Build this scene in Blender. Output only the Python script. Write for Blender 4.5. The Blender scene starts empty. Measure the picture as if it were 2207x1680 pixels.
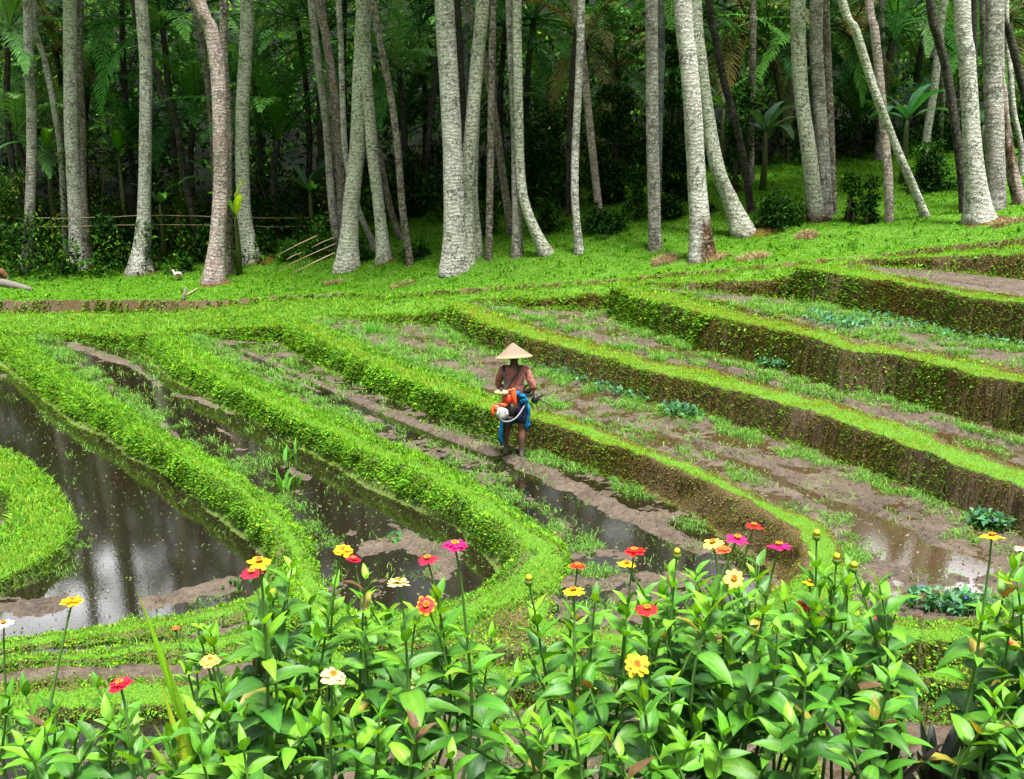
import bpy, math, random
import numpy as np
from mathutils import Vector, Matrix

random.seed(5)
RG = np.random.default_rng(11)
scene = bpy.context.scene
COL = scene.collection

# ------------------------------------------------------------------ camera
F = 2207.0; CU = 1103.5; CV = 840.0; CAMZ = 4.47
PITCH = math.atan((CV - 310.0) / F); SP, CP = math.sin(PITCH), math.cos(PITCH)
cam = bpy.data.cameras.new('camera'); cam.sensor_width = 36.0; cam.lens = 36.0
cam.clip_start = 0.05; cam.clip_end = 2000.0
camo = bpy.data.objects.new('camera', cam); COL.objects.link(camo)
camo.location = (0, 0, CAMZ); camo.rotation_euler = (math.pi / 2 - PITCH, 0, 0)
scene.camera = camo

# ------------------------------------------------------------------ light
SUN_EL, SUN_AZ = 76.0, 160.0          # azimuth measured clockwise from +Y
world = bpy.data.worlds.new('World'); scene.world = world; world.use_nodes = True
wt = world.node_tree; bg = wt.nodes['Background']
sky = wt.nodes.new('ShaderNodeTexSky'); sky.sky_type = 'NISHITA'; sky.sun_disc = False
sky.sun_elevation = math.radians(SUN_EL); sky.sun_rotation = math.radians(SUN_AZ)
sky.air_density = 1.0; sky.dust_density = 6.0; sky.ozone_density = 1.0
hs = wt.nodes.new('ShaderNodeHueSaturation'); hs.inputs['Saturation'].default_value = 0.22
wt.links.new(sky.outputs[0], hs.inputs['Color'])
# bright broken cloud added low over the forest to whiten the pond reflections
wc = wt.nodes.new('ShaderNodeTexCoord'); wm = wt.nodes.new('ShaderNodeMapping'); wm.inputs['Scale'].default_value = (1, 1, 2.4); wt.links.new(wc.outputs['Generated'], wm.inputs[0])
wn = wt.nodes.new('ShaderNodeTexNoise'); wn.inputs['Scale'].default_value = 2.6; wn.inputs['Detail'].default_value = 6; wt.links.new(wm.outputs[0], wn.inputs['Vector'])
wr = wt.nodes.new('ShaderNodeValToRGB'); wr.color_ramp.elements[0].position = .50; wr.color_ramp.elements[1].position = .62; wt.links.new(wn.outputs['Fac'], wr.inputs[0])
ws = wt.nodes.new('ShaderNodeSeparateXYZ'); wt.links.new(wc.outputs['Generated'], ws.inputs[0])
wy = wt.nodes.new('ShaderNodeMapRange'); wy.inputs[1].default_value = -.1; wy.inputs[2].default_value = .6; wt.links.new(ws.outputs['Y'], wy.inputs[0])
wp = wt.nodes.new('ShaderNodeMath'); wp.operation = 'MULTIPLY'; wt.links.new(wr.outputs[0], wp.inputs[0]); wt.links.new(wy.outputs[0], wp.inputs[1])
wx = wt.nodes.new('ShaderNodeMix'); wx.data_type = 'RGBA'; wt.links.new(wp.outputs[0], wx.inputs[0]); wt.links.new(hs.outputs[0], wx.inputs[6]); wx.inputs[7].default_value = (26, 26.3, 26.8, 1)
wt.links.new(wx.outputs[2], bg.inputs['Color'])
bg.inputs['Strength'].default_value = 0.07
sun = bpy.data.lights.new('sun', 'SUN'); sun.energy = 5.0; sun.angle = math.radians(12); sun.color = (1.0, 0.98, 0.94)
suno = bpy.data.objects.new('sun', sun); COL.objects.link(suno)
_az, _el = math.radians(SUN_AZ), math.radians(SUN_EL)
suno.rotation_euler = Vector((math.sin(_az) * math.cos(_el), math.cos(_az) * math.cos(_el), math.sin(_el))).to_track_quat('Z', 'Y').to_euler()
scene.view_settings.view_transform = 'Standard'; scene.view_settings.look = 'None'
scene.view_settings.exposure = 1.45; scene.view_settings.gamma = 1.0
scene.cycles.max_bounces = 6; scene.cycles.transparent_max_bounces = 8
scene.cycles.caustics_reflective = False; scene.cycles.caustics_refractive = False

# ------------------------------------------------------------------ picture <-> place
def slope(v):
    b = (CV - np.asarray(v, float)) / F
    return (SP - b * CP) / (CP + b * SP)
def ray(u, v):
    b = (CV - v) / F
    return (u - CU) / F, CP + b * SP, -SP + b * CP
def on_z(u, v, z):
    a, y, d = ray(u, v); t = (z - CAMZ) / d
    return np.array((a * t, y * t, z))
def at_y(u, v, Y):
    a, y, d = ray(u, v); t = Y / y
    return np.array((a * t, Y, CAMZ + d * t))
def at_d(u, v, D):
    a, y, d = ray(u, v)
    return np.array((a * D, y * D, CAMZ + d * D))
def to_uv(x, y, z):
    dz = z - CAMZ
    dep = y * CP - dz * SP; up = y * SP + dz * CP
    return CU + F * x / dep, CV - F * up / dep

# ------------------------------------------------------------------ noise
def _h(ix, iy, s):
    n = (ix.astype(np.int64) * 374761393 + iy.astype(np.int64) * 668265263 + s * 974711) & 0x7fffffff
    n = ((n ^ (n >> 13)) * 1274126177) & 0x7fffffff
    return ((n ^ (n >> 16)) & 0xffff) / 65535.0
def vnoise(x, y, s=0):
    x = np.asarray(x, float); y = np.asarray(y, float)
    ix = np.floor(x); iy = np.floor(y); fx = x - ix; fy = y - iy
    fx = fx * fx * (3 - 2 * fx); fy = fy * fy * (3 - 2 * fy)
    a = _h(ix, iy, s); b = _h(ix + 1, iy, s); c = _h(ix, iy + 1, s); d = _h(ix + 1, iy + 1, s)
    return (a * (1 - fx) + b * fx) * (1 - fy) + (c * (1 - fx) + d * fx) * fy
def fbm(x, y, o=4, s=0):
    t = 0; a = 0.5
    for k in range(o):
        t = t + a * (vnoise(x, y, s + k * 17) - 0.5); x = x * 2.03 + 3.1; y = y * 2.03 + 7.7; a *= 0.55
    return t            # about -0.5 .. 0.5

# ------------------------------------------------------------------ mesh helpers
def mesh_np(name, V, faces, cols=None, smooth=True, normals=None):
    """faces: list of int arrays (n,k), each with its own k"""
    me = bpy.data.meshes.new(name)
    V = np.ascontiguousarray(V, np.float32)
    faces = [np.asarray(f, np.int32) for f in faces if len(f)]
    me.vertices.add(len(V)); me.vertices.foreach_set('co', V.ravel())
    loops = np.concatenate([f.ravel() for f in faces])
    tot = np.concatenate([np.full(len(f), f.shape[1], np.int32) for f in faces])
    start = np.concatenate([[0], np.cumsum(tot)[:-1]]).astype(np.int32)
    me.loops.add(len(loops)); me.loops.foreach_set('vertex_index', loops)
    me.polygons.add(len(tot)); me.polygons.foreach_set('loop_start', start)
    try: me.polygons.foreach_set('loop_total', tot)
    except Exception: pass
    if smooth: me.polygons.foreach_set('use_smooth', np.ones(len(tot), bool))
    if cols is not None:
        at = me.color_attributes.new('col', 'FLOAT_COLOR', 'POINT')
        c = np.ones((len(V), 4), np.float32); c[:, :cols.shape[1]] = cols
        at.data.foreach_set('color', c.ravel())
    me.update(calc_edges=True)
    if normals is not None:
        me.normals_split_custom_set_from_vertices([tuple(n) for n in normals])
    return me
def link(name, me, mat=None, parent=None):
    o = bpy.data.objects.new(name, me); COL.objects.link(o)
    if mat is not None and me is not None and not me.materials: me.materials.append(mat)
    if parent is not None: o.parent = parent
    return o
def tag(o, label=None, cat=None, group=None, kind=None):
    if label: o['label'] = label
    if cat: o['category'] = cat
    if group: o['group'] = group
    if kind: o['kind'] = kind
    return o
def empty(name, loc, rz=0.0):
    o = bpy.data.objects.new(name, None); COL.objects.link(o)
    o.location = tuple(loc); o.rotation_euler = (0, 0, rz); o.empty_display_size = 0.1
    return o
def copy_tree(o, parent=None):
    c = o.copy(); COL.objects.link(c)
    if parent is not None: c.parent = parent
    for ch in list(o.children): copy_tree(ch, c)
    return c
class MB:
    """collects pieces of one mesh"""
    def __init__(s): s.v = []; s.f = {}; s.c = []; s.n = 0
    def add(s, V, faces, col=None):
        V = np.asarray(V, float)
        for f in faces:
            f = np.asarray(f, int)
            if len(f): s.f.setdefault(f.shape[1], []).append(f + s.n)
        s.v.append(V); s.n += len(V)
        c = np.ones((len(V), 3)) * (np.asarray(col if col is not None else (1, 1, 1)))
        s.c.append(c)
    def tube(s, pts, r, k=8, col=None, cap=True):
        pts = np.asarray(pts, float); n = len(pts); r = np.ones(n) * r
        T = np.gradient(pts, axis=0); T /= np.linalg.norm(T, axis=1)[:, None] + 1e-9
        ref = np.array((0, 0, 1.0)) if abs(T[0][2]) < 0.9 else np.array((0, 1.0, 0))
        A = np.cross(T, ref); A /= np.linalg.norm(A, axis=1)[:, None] + 1e-9
        B = np.cross(T, A)
        th = np.linspace(0, 2 * np.pi, k, endpoint=False)
        V = pts[:, None] + r[:, None, None] * (A[:, None] * np.cos(th)[None, :, None] + B[:, None] * np.sin(th)[None, :, None])
        V = V.reshape(-1, 3); q = grid_faces(n, k, True); fs = [q]
        if cap:
            V = np.vstack([V, pts[:1], pts[-1:]]); i = np.arange(k); j = (i + 1) % k
            fs.append(np.stack([i, j, np.full(k, n * k)], 1)[:, ::-1]); fs.append(np.stack([(n - 1) * k + i, (n - 1) * k + j, np.full(k, n * k + 1)], 1))
        s.add(V, fs, col)
    def build(s, name, mat, parent=None, smooth=True):
        return link(name, s.mesh(name, smooth), mat, parent)
    def mesh(s, name, smooth=True):
        return mesh_np(name, np.vstack(s.v), [np.vstack(f) for f in s.f.values()], np.vstack(s.c), smooth)
def grid_faces(n, m, wrap=False):
    i = np.arange(n - 1)[:, None]; j = np.arange(m if wrap else m - 1)[None, :]
    j2 = (j + 1) % m
    return np.stack([i * m + j, i * m + j2, (i + 1) * m + j2, (i + 1) * m + j], -1).reshape(-1, 4)

# ------------------------------------------------------------------ materials
def mat_new(name):
    m = bpy.data.materials.new(name); m.use_nodes = True
    nt = m.node_tree; nt.nodes.clear()
    out = nt.nodes.new('ShaderNodeOutputMaterial')
    return m, nt, out
class NT:
    def __init__(s, name): s.m, s.nt, s.out = mat_new(name)
    def n(s, t, **kw):
        nd = s.nt.nodes.new(t)
        for k, v in kw.items():
            if k.startswith('i_'):
                key = k[2:]
                key = int(key) if key.isdigit() else key
                s.inp(nd, key, v)
            else: setattr(nd, k, v)
        return nd
    def inp(s, nd, key, v):
        sock = nd.inputs[key]
        if isinstance(v, bpy.types.NodeSocket): s.nt.links.new(v, sock)
        elif isinstance(v, (tuple, list)) and len(v) == 3 and sock.type == 'RGBA': sock.default_value = (*v, 1)
        else: sock.default_value = v
    def noise(s, scale, detail=4, rough=.55, vec=None, dist=0.0):
        nd = s.n('ShaderNodeTexNoise'); nd.inputs['Scale'].default_value = scale; nd.inputs['Detail'].default_value = detail
        nd.inputs['Roughness'].default_value = rough; nd.inputs['Distortion'].default_value = dist
        if vec is not None: s.nt.links.new(vec, nd.inputs['Vector'])
        return nd.outputs['Fac']
    def ramp(s, fac, stops):
        nd = s.n('ShaderNodeValToRGB'); e = nd.color_ramp.elements
        while len(e) < len(stops): e.new(0.5)
        for q, (p, c) in zip(e, stops):
            q.position = p; q.color = (*c, 1) if len(c) == 3 else c
        s.nt.links.new(fac, nd.inputs[0]); return nd.outputs[0]
    def mix(s, fac, a, b, mode='MIX'):
        nd = s.n('ShaderNodeMix', data_type='RGBA', blend_type=mode)
        for k, v in ((0, fac), (6, a), (7, b)): s.inp(nd, k, v)
        return nd.outputs[2]
    def math(s, op, a, b=0.0):
        nd = s.n('ShaderNodeMath', operation=op); s.inp(nd, 0, a); s.inp(nd, 1, b); return nd.outputs[0]
    def bump(s, h, strength=.4, dist=.02):
        nd = s.n('ShaderNodeBump'); nd.inputs['Strength'].default_value = strength; nd.inputs['Distance'].default_value = dist
        s.nt.links.new(h, nd.inputs['Height']); return nd.outputs[0]
    def principled(s, col, rough=.7, normal=None, spec=.4, metal=0.0):
        p = s.n('ShaderNodeBsdfPrincipled')
        s.inp(p, 'Base Color', col); s.inp(p, 'Roughness', rough); s.inp(p, 'Specular IOR Level', spec); s.inp(p, 'Metallic', metal)
        if normal is not None: s.nt.links.new(normal, p.inputs['Normal'])
        return p.outputs[0]
    def done(s, sh): s.nt.links.new(sh, s.out.inputs['Surface']); return s.m
    def obj(s): return s.n('ShaderNodeTexCoord').outputs['Object']
    def attr(s, name='col'): return s.n('ShaderNodeAttribute', attribute_name=name)

def leaf_material(name, spec=.35, rough=.5, trans=.35, sat=1.0):
    t = NT(name); c = t.attr().outputs['Color']
    nz = t.noise(9.0, 3, .6, t.obj())
    c = t.mix(t.math('MULTIPLY', nz, .35), c, t.mix(1.0, c, (.45, .5, .35), 'MULTIPLY'))
    p = t.principled(c, rough, spec=spec)
    tr = t.n('ShaderNodeBsdfTranslucent'); t.inp(tr, 'Color', t.mix(1.0, c, (1.25, 1.15, .5), 'MULTIPLY'))
    mx = t.n('ShaderNodeMixShader', i_0=trans)
    t.nt.links.new(p, mx.inputs[1]); t.nt.links.new(tr.outputs[0], mx.inputs[2])
    return t.done(mx.outputs[0])
M_LEAF = leaf_material('foliage_leaf')
M_GRASS = leaf_material('grass_blade', .2, .6, .4)
M_DARKLEAF = leaf_material('forest_leaf', .05, .7, .25)
def plain(name, col, rough=.6, spec=.4, var=.25, scale=20.0, bump=.0, metal=0.0):
    t = NT(name); nz = t.noise(scale, 4, .6, t.obj())
    c = t.mix(nz, tuple(x * (1 - var) for x in col), tuple(min(1, x * (1 + var)) for x in col))
    return t.done(t.principled(c, rough, t.bump(nz, bump, .01) if bump else None, spec, metal))

def terrain_material():
    t = NT('terrace_earth'); a = t.attr('mask')
    sep = t.n('ShaderNodeSeparateColor'); t.nt.links.new(a.outputs['Color'], sep.inputs[0])
    g, mud, face = sep.outputs[0], sep.outputs[1], sep.outputs[2]
    pos = t.n('ShaderNodeNewGeometry').outputs['Position']
    n1 = t.noise(2.2, 5, .6, pos); n2 = t.noise(14.0, 5, .65, pos); n3 = t.noise(55.0, 4, .7, pos); n4 = t.noise(160.0, 3, .7, pos)
    soil = t.ramp(n2, [(.3, (.022, .013, .007)), (.55, (.075, .045, .024)), (.75, (.14, .09, .05))])
    mudc = t.ramp(n1, [(.32, (.035, .025, .017)), (.5, (.095, .069, .048)), (.70, (.165, .126, .093))])
    mudc = t.mix(t.math('MULTIPLY', n3, .8), mudc, t.ramp(n2, [(.38, (.022, .015, .010)), (.60, (.15, .113, .083))]))
    mudc = t.mix(t.ramp(n4, [(.30, (.8, .8, .8)), (.42, (0, 0, 0))]), mudc, (.018, .013, .009))
    mudc = t.mix(t.ramp(n4, [(.60, (0, 0, 0)), (.70, (.5, .5, .5))]), mudc, (.24, .19, .15))
    facec = t.ramp(n3, [(.33, (.012, .008, .004)), (.46, (.07, .044, .020)), (.58, (.125, .088, .030)), (.72, (.19, .165, .04))])
    facec = t.mix(t.ramp(n1, [(.42, (0, 0, 0)), (.62, (.75, .75, .75))]), facec, t.ramp(n4, [(.3, (.04, .028, .019)), (.7, (.17, .12, .08))]))
    moss = t.ramp(n3, [(.3, (.03, .085, .006)), (.5, (.075, .20, .010)), (.7, (.13, .27, .014))])
    c = t.mix(face, soil, facec)
    c = t.mix(mud, c, mudc)
    c = t.mix(g, c, moss)
    h = t.math('ADD', t.math('MULTIPLY', n2, .6), t.math('MULTIPLY', n3, .4))
    rough = t.math('SUBTRACT', .92, t.math('MULTIPLY', mud, t.math('MULTIPLY', n1, .95)))
    return t.done(t.principled(c, rough, t.bump(h, 1.0, .07), .3))
M_TERR = terrain_material()
M_FORESTSHADE = plain('forest_shade_black', (.003, .0045, .002), .95, .1, .6, 1.2)  # near-black colour stands in for deep forest shade on ground and hillside
def water_material(name, deep, opac):
    t = NT(name); pos = t.n('ShaderNodeNewGeometry').outputs['Position']
    n1 = t.noise(1.6, 4, .6, pos); n2 = t.noise(30.0, 3, .6, pos)
    nrm = t.bump(n2, .022, .02)
    c = t.mix(n1, deep, tuple(x * 1.7 for x in deep))
    d = t.n('ShaderNodeBsdfDiffuse'); t.inp(d, 'Color', c)
    tr = t.n('ShaderNodeBsdfTransparent'); t.inp(tr, 'Color', (.75, .62, .45))
    m1 = t.n('ShaderNodeMixShader', i_0=opac); t.nt.links.new(tr.outputs[0], m1.inputs[1]); t.nt.links.new(d.outputs[0], m1.inputs[2])
    gl = t.n('ShaderNodeBsdfGlossy', i_Roughness=.012); t.inp(gl, 'Color', (1, 1, 1)); t.nt.links.new(nrm, gl.inputs['Normal'])
    fr = t.n('ShaderNodeFresnel', i_IOR=1.75); t.nt.links.new(nrm, fr.inputs['Normal'])
    m2 = t.n('ShaderNodeMixShader'); t.nt.links.new(fr.outputs[0], m2.inputs[0]); t.nt.links.new(m1.outputs[0], m2.inputs[1]); t.nt.links.new(gl.outputs[0], m2.inputs[2])
    return t.done(m2.outputs[0])
M_WATER = water_material('pond_water', (.007, .006, .003), .88)
M_MUDWATER = water_material('muddy_water', (.04, .024, .012), .72)
# ------------------------------------------------------------------ terraces: outlines of every level
Z1, Z2, Z3, Z4, Z5, Z6, Z7 = -.66, -.31, 0.0, .36, .78, 1.35, 1.95
K1, K2, K3, K4, K5, K6 = -.22, .09, .44, .87, 1.44, 2.04
ZS, ZF2, ZM1, ZWL, ZWK, ZWM, ZWR = -.63, -.60, -.70, -.84, -.88, -.46, -.2
A1 = [(-550, 560), (-200, 690), (0, 790), (51, 826), (118, 881), (158, 917), (221, 940), (276, 984), (347, 1023), (394, 1054), (445, 1098), (504, 1145), (552, 1190), (570, 1225)]
C1 = [(64, 738), (118, 794), (197, 842), (260, 880), (315, 913), (394, 960), (473, 1003), (552, 1058), (600, 1092), (634, 1125), (668, 1177), (676, 1212)]
B1 = [(-200, 640), (-60, 700), (20, 745), (80, 805), (150, 850), (240, 895), (330, 960), (420, 1015), (500, 1060), (565, 1115), (610, 1170), (620, 1225)]
A2 = [(315, 768), (323, 781), (355, 810), (414, 842), (473, 873), (552, 909), (615, 948), (670, 980), (729, 1007), (785, 1051), (864, 1086), (927, 1114), (982, 1141), (1021, 1177), (1058, 1222)]
B2 = [(322, 722), (345, 752), (410, 795), (470, 828), (550, 866), (630, 908), (710, 942), (785, 978), (862, 1008), (940, 1045), (990, 1080), (1040, 1112), (1095, 1150), (1135, 1190), (1150, 1225)]
C2 = [(352, 712), (386, 730), (453, 771), (512, 806), (591, 842), (670, 885), (749, 917), (824, 952), (903, 984), (982, 1019), (1033, 1055), (1081, 1086), (1140, 1126), (1199, 1165), (1222, 1200), (1222, 1222)]
A3 = [(606, 740), (638, 763), (690, 790), (706, 800), (765, 826), (824, 854), (884, 877), (943, 901), (990, 921), (1041, 940), (1073, 950), (1136, 962), (1199, 980), (1258, 1003), (1297, 1023), (1356, 1047), (1416, 1074), (1455, 1092), (1502, 1120), (1546, 1155), (1640, 1215), (1690, 1258)]
B3 = [(622, 700), (681, 733), (740, 758), (799, 786), (859, 809), (918, 833), (977, 857), (1036, 878), (1134, 904), (1194, 920), (1253, 940), (1312, 963), (1412, 988), (1457, 1006), (1524, 1035), (1591, 1066), (1658, 1106), (1716, 1142), (1743, 1182), (1750, 1225)]
C3 = [(648, 696), (706, 718), (765, 743), (824, 771), (884, 794), (943, 818), (1002, 842), (1061, 865), (1159, 889), (1219, 905), (1278, 925), (1337, 948), (1396, 972), (1455, 990), (1502, 1008), (1569, 1044), (1636, 1079), (1703, 1111), (1747, 1128), (1783, 1155), (1801, 1187), (1812, 1225)]
A4 = [(966, 688), (982, 706), (1021, 731), (1061, 745), (1140, 787), (1199, 806), (1258, 822), (1337, 850), (1396, 865), (1457, 874), (1569, 914), (1636, 932), (1703, 959), (1770, 981), (1859, 1012), (1926, 1030), (1993, 1062), (2060, 1097), (2127, 1124), (2207, 1160), (2500, 1290), (2760, 1400)]
B4 = [(962, 659), (1021, 688), (1081, 712), (1140, 727), (1219, 751), (1297, 771), (1376, 796), (1412, 806), (1502, 820), (1591, 845), (1680, 872), (1752, 889), (1837, 921), (1904, 939), (1971, 965), (2038, 992), (2105, 1014), (2207, 1050), (2500, 1165), (2760, 1270)]
C4 = [(985, 650), (1041, 674), (1100, 694), (1160, 712), (1240, 735), (1320, 757), (1400, 782), (1430, 788), (1520, 801), (1610, 826), (1700, 850), (1775, 868), (1860, 897), (1925, 915), (1990, 940), (2060, 966), (2125, 988), (2230, 1025), (2520, 1135), (2780, 1235)]
A5 = [(1313, 676), (1356, 696), (1396, 716), (1457, 736), (1524, 762), (1591, 776), (1680, 798), (1747, 816), (1837, 825), (1904, 847), (1971, 874), (2060, 901), (2127, 919), (2207, 936), (2500, 1010), (2760, 1080)]
B5 = [(1317, 619), (1376, 643), (1455, 659), (1502, 675), (1591, 692), (1636, 701), (1725, 724), (1814, 753), (1926, 764), (2015, 787), (2127, 809), (2207, 828), (2500, 905), (2760, 970)]
C5 = [(1335, 612), (1412, 633), (1502, 653), (1613, 683), (1725, 706), (1837, 737), (1948, 754), (2038, 772), (2149, 795), (2220, 811), (2510, 885), (2770, 950)]
A6 = [(1703, 651), (1770, 656), (1814, 668), (1881, 686), (1948, 700), (2038, 718), (2127, 736), (2207, 750), (2500, 800), (2760, 845)]
B6 = [(1718, 579), (1770, 586), (1837, 595), (1904, 606), (1993, 621), (2082, 641), (2207, 657), (2500, 707), (2760, 750)]
C6 = [(1735, 571), (1792, 576), (1859, 585), (1948, 606), (2060, 629), (2210, 648), (2500, 695), (2760, 738)]
# (u, top row, base row, base level) of the walls behind the fields and of the low step behind the grass walkway
BACKW = [(63, 717, 727, Z2), (110, 717, 729, Z2), (158, 719, 735, Z2), (197, 720, 741, Z2), (276, 721, 755, Z2), (311, 719, 764, Z2),
         (394, 712, 723, Z3), (453, 711, 731, Z3), (552, 706, 737, Z3), (605, 702, 741, Z3),
         (706, 680, 688, Z4), (824, 681, 695, Z4), (883, 681, 699, Z4), (943, 676, 704, Z4),
         (1021, 644, 652, Z5), (1061, 644, 658, Z5), (1140, 643, 666, Z5), (1219, 641, 668, Z5), (1297, 635, 671, Z5),
         (1412, 609, 625, Z6), (1502, 608, 634, Z6), (1591, 607, 641, Z6), (1636, 605, 645, Z6), (1698, 596, 651, Z6),
         (1837, 563, 577, Z7), (1904, 559, 583, Z7), (1993, 556, 589, Z7), (2082, 552, 598, Z7), (2207, 548, 608, Z7), (2500, 538, 632, Z7), (2760, 530, 655, Z7)]
STEP = [(-550, 655, 680, -.02), (0, 649, 673, .02), (197, 649, 673, .04), (355, 647, 672, .14), (473, 650, 660, .25), (591, 641, 650, .36), (749, 630, 639, .56),
        (824, 635, 645, .66), (943, 626, 636, .86), (1061, 619, 628, 1.1), (1179, 610, 619, 1.27), (1297, 603, 612, 1.44), (1412, 593, 601, 1.66), (1546, 580, 589, 1.82),
        (1680, 567, 575, 2.02), (1760, 561, 568, 2.12), (1886, 549, 556, 2.32), (2000, 534, 548, 2.43), (2207, 513, 530, 2.54), (2500, 490, 512, 2.66), (2760, 470, 492, 2.76)]
def walltop(l, inset):
    out = []
    for u, vt, vb, zb in l:
        Y = (CAMZ - zb) / slope(vb) + inset
        out.append((u, vt, CAMZ - float(slope(vt)) * Y))
    return out
WT = walltop(BACKW, .12)
_wu = [p[0] for p in WT]; _wy = [(CAMZ - p[2]) / float(slope(p[1])) for p in WT]
STEP = [(u, vt - (1 if u < 560 else 0), vb + (3 if u < 800 else 2), zb - .02 if u < 900 else CAMZ - float(slope(vb + 2)) * (float(np.interp(u, _wu, _wy)) + (1.2 if u < 1000 else .85))) for u, vt, vb, zb in STEP]
ST = walltop(STEP, .06); SB = [(u, vb, zb) for u, vt, vb, zb in STEP]
def zz(l, z): return [(p[0], p[1], z) if len(p) == 2 else p for p in l]
def off(l, du, dv): return [(u + du, v + dv) for u, v in l]
POLY = []     # name, kind, pts(u,v,z)
def poly(name, kind, pts, z=None): POLY.append((name, kind, zz(pts, z)))
base = lambda l: [(u, vb) for u, vt, vb, zb in l]
def backs(z): return [(u, vb) for u, vt, vb, zb in BACKW if zb == z]
poly('P0', 'field', [(-550, 1000), (-200, 1040), (0, 1075), (25, 1105), (30, 1130), (0, 1178), (-550, 1230)], -.95)
poly('P1', 'field', A1 + [(565, 1262), (535, 1286), (400, 1326), (200, 1357), (0, 1386), (-200, 1410), (-550, 1450), (-550, 1355), (-200, 1292), (0, 1268), (80, 1240), (150, 1198), (172, 1140), (150, 1085), (110, 1035), (60, 992), (0, 962), (-200, 900), (-550, 840)], Z1)
poly('P2', 'field', off(C1, 6, -3) + [(690, 1260), (720, 1300), (770, 1322), (900, 1316), (1000, 1288), (1070, 1250)] + A2[::-1] + backs(Z2)[::-1], Z2)
poly('P3', 'field', off(C2, 6, -3) + [(1200, 1275), (1185, 1300), (1190, 1330), (1300, 1354), (1450, 1344), (1600, 1312), (1680, 1275)] + A3[::-1] + backs(Z3)[::-1], Z3)
poly('P4', 'field', off(C3, 6, -3) + [(1830, 1262), (1845, 1325), (1980, 1343), (2170, 1339), (2760, 1450)] + A4[::-1] + backs(Z4)[::-1], Z4)
poly('P5', 'field', off(C4, 6, -3) + A5[::-1] + backs(Z5)[::-1], Z5)
poly('P6', 'field', off(C5, 6, -3) + A6[::-1] + backs(Z6)[::-1], Z6)
poly('P7', 'field', off(C6, 6, -3) + [(u, vb) for u, vt, vb, zb in BACKW if zb == Z7][::-1] + [(1790, 571)], Z7)
poly('S1', 'field', [(-550, 1480), (0, 1409), (200, 1391), (400, 1367), (520, 1340), (580, 1346), (420, 1382), (200, 1404), (0, 1417), (-550, 1492)], ZS)
poly('M1', 'field', [(-550, 1530), (0, 1448), (200, 1444), (430, 1438), (620, 1430), (660, 1450), (430, 1472), (200, 1476), (0, 1480), (-550, 1560)], ZM1)
poly('WL', 'field', [(-550, 1650), (0, 1552), (200, 1548), (560, 1546), (640, 1550), (650, 1900), (-550, 1950)], ZWL)
poly('WK', 'field', [(700, 1548), (880, 1540), (890, 1900), (700, 1900)], ZWK)
poly('WM', 'field', [(940, 1538), (1200, 1535), (1450, 1533), (1680, 1538), (1700, 1900), (930, 1900)], ZWM)
poly('WR', 'field', [(1770, 1545), (1900, 1550), (2100, 1560), (2760, 1600), (2760, 1900), (1760, 1900)], ZWR)
def steep(u, v, Y): return (u, v, CAMZ - float(slope(v)) * Y)
poly('MB', 'grass', [(-550, 1566, -.69), (0, 1487, -.69), (200, 1483, -.69), (430, 1479, -.69), steep(680, 1440, 9.5), steep(740, 1402, 9.3), steep(800, 1386, 9.22), steep(1000, 1396, 8.62), steep(1200, 1400, 8.46),
     steep(1450, 1396, 8.44), steep(1700, 1392, 8.2), steep(1900, 1394, 7.95), steep(2100, 1394, 7.84), steep(2760, 1510, 7.7), steep(2760, 1570, 7.5), steep(2100, 1495, 7.68), steep(1900, 1492, 7.75), steep(1700, 1490, 8.0), steep(1450, 1490, 8.2), steep(1200, 1490, 8.2), steep(1000, 1490, 8.35),
     steep(800, 1500, 8.95), (600, 1525, -.75), (200, 1530, -.76), (0, 1535, -.76), (-550, 1620, -.76)])
# crests and walkway come last: they win where outlines overlap
poly('C0', 'crest', [(-550, 880), (-200, 920), (0, 985), (70, 1020), (120, 1070), (142, 1125), (130, 1175), (85, 1216), (0, 1250), (-550, 1330), (-550, 1250), (0, 1205), (32, 1185), (55, 1130), (45, 1092), (0, 1048), (-550, 960)], -.46)
poly('C1', 'crest', off(B1, 9, -5) + off(C1, -11, 9)[::-1] + [(20, 718)], K1)
poly('C2', 'crest', off(B2, 9, -5) + off(C2, -11, 9)[::-1], K2)
poly('C3', 'crest', B3 + C3[::-1], K3)
poly('C4', 'crest', B4 + C4[::-1], K4)
poly('C5', 'crest', B5 + C5[::-1], K5)
poly('C6', 'crest', B6 + C6[::-1], K6)
poly('F1', 'crest', [(-550, 1466), (-200, 1422), (0, 1397), (200, 1374), (400, 1347), (560, 1310), (620, 1262), (660, 1215, K1), (612, 1180, K1), (600, 1225, -.4), (575, 1268), (540, 1294), (400, 1334), (200, 1362), (0, 1388), (-200, 1412), (-550, 1452)], -.585)
poly('F2', 'crest', [(-550, 1496), (0, 1420), (200, 1407), (420, 1386), (590, 1350), (640, 1356), (600, 1374), (420, 1402), (200, 1418), (0, 1431), (-550, 1512)], ZF2)
poly('FA', 'crest', [(1142, 1200, K2), (1222, 1200, K2), (1224, 1222, K2), (1197, 1264, .02), (1110, 1294, -.1), (1030, 1316, -.17), (900, 1356, -.22), (790, 1372, -.24), (690, 1347, -.24), (650, 1290, -.22), (640, 1225, K1), (672, 1212, K1), (700, 1285, -.23), (765, 1334, -.24), (900, 1330, -.22), (1000, 1304, -.2), (1080, 1265, -.1), (1110, 1235, 0)])
poly('FB', 'crest', [(1194, 1290), (1180, 1335), (1300, 1364), (1450, 1355), (1600, 1322), (1700, 1275, .15), (1742, 1230, K3), (1800, 1230, K3), (1765, 1300, .25), (1640, 1348), (1450, 1381), (1300, 1391), (1160, 1364), (1150, 1300)], .07)
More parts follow.
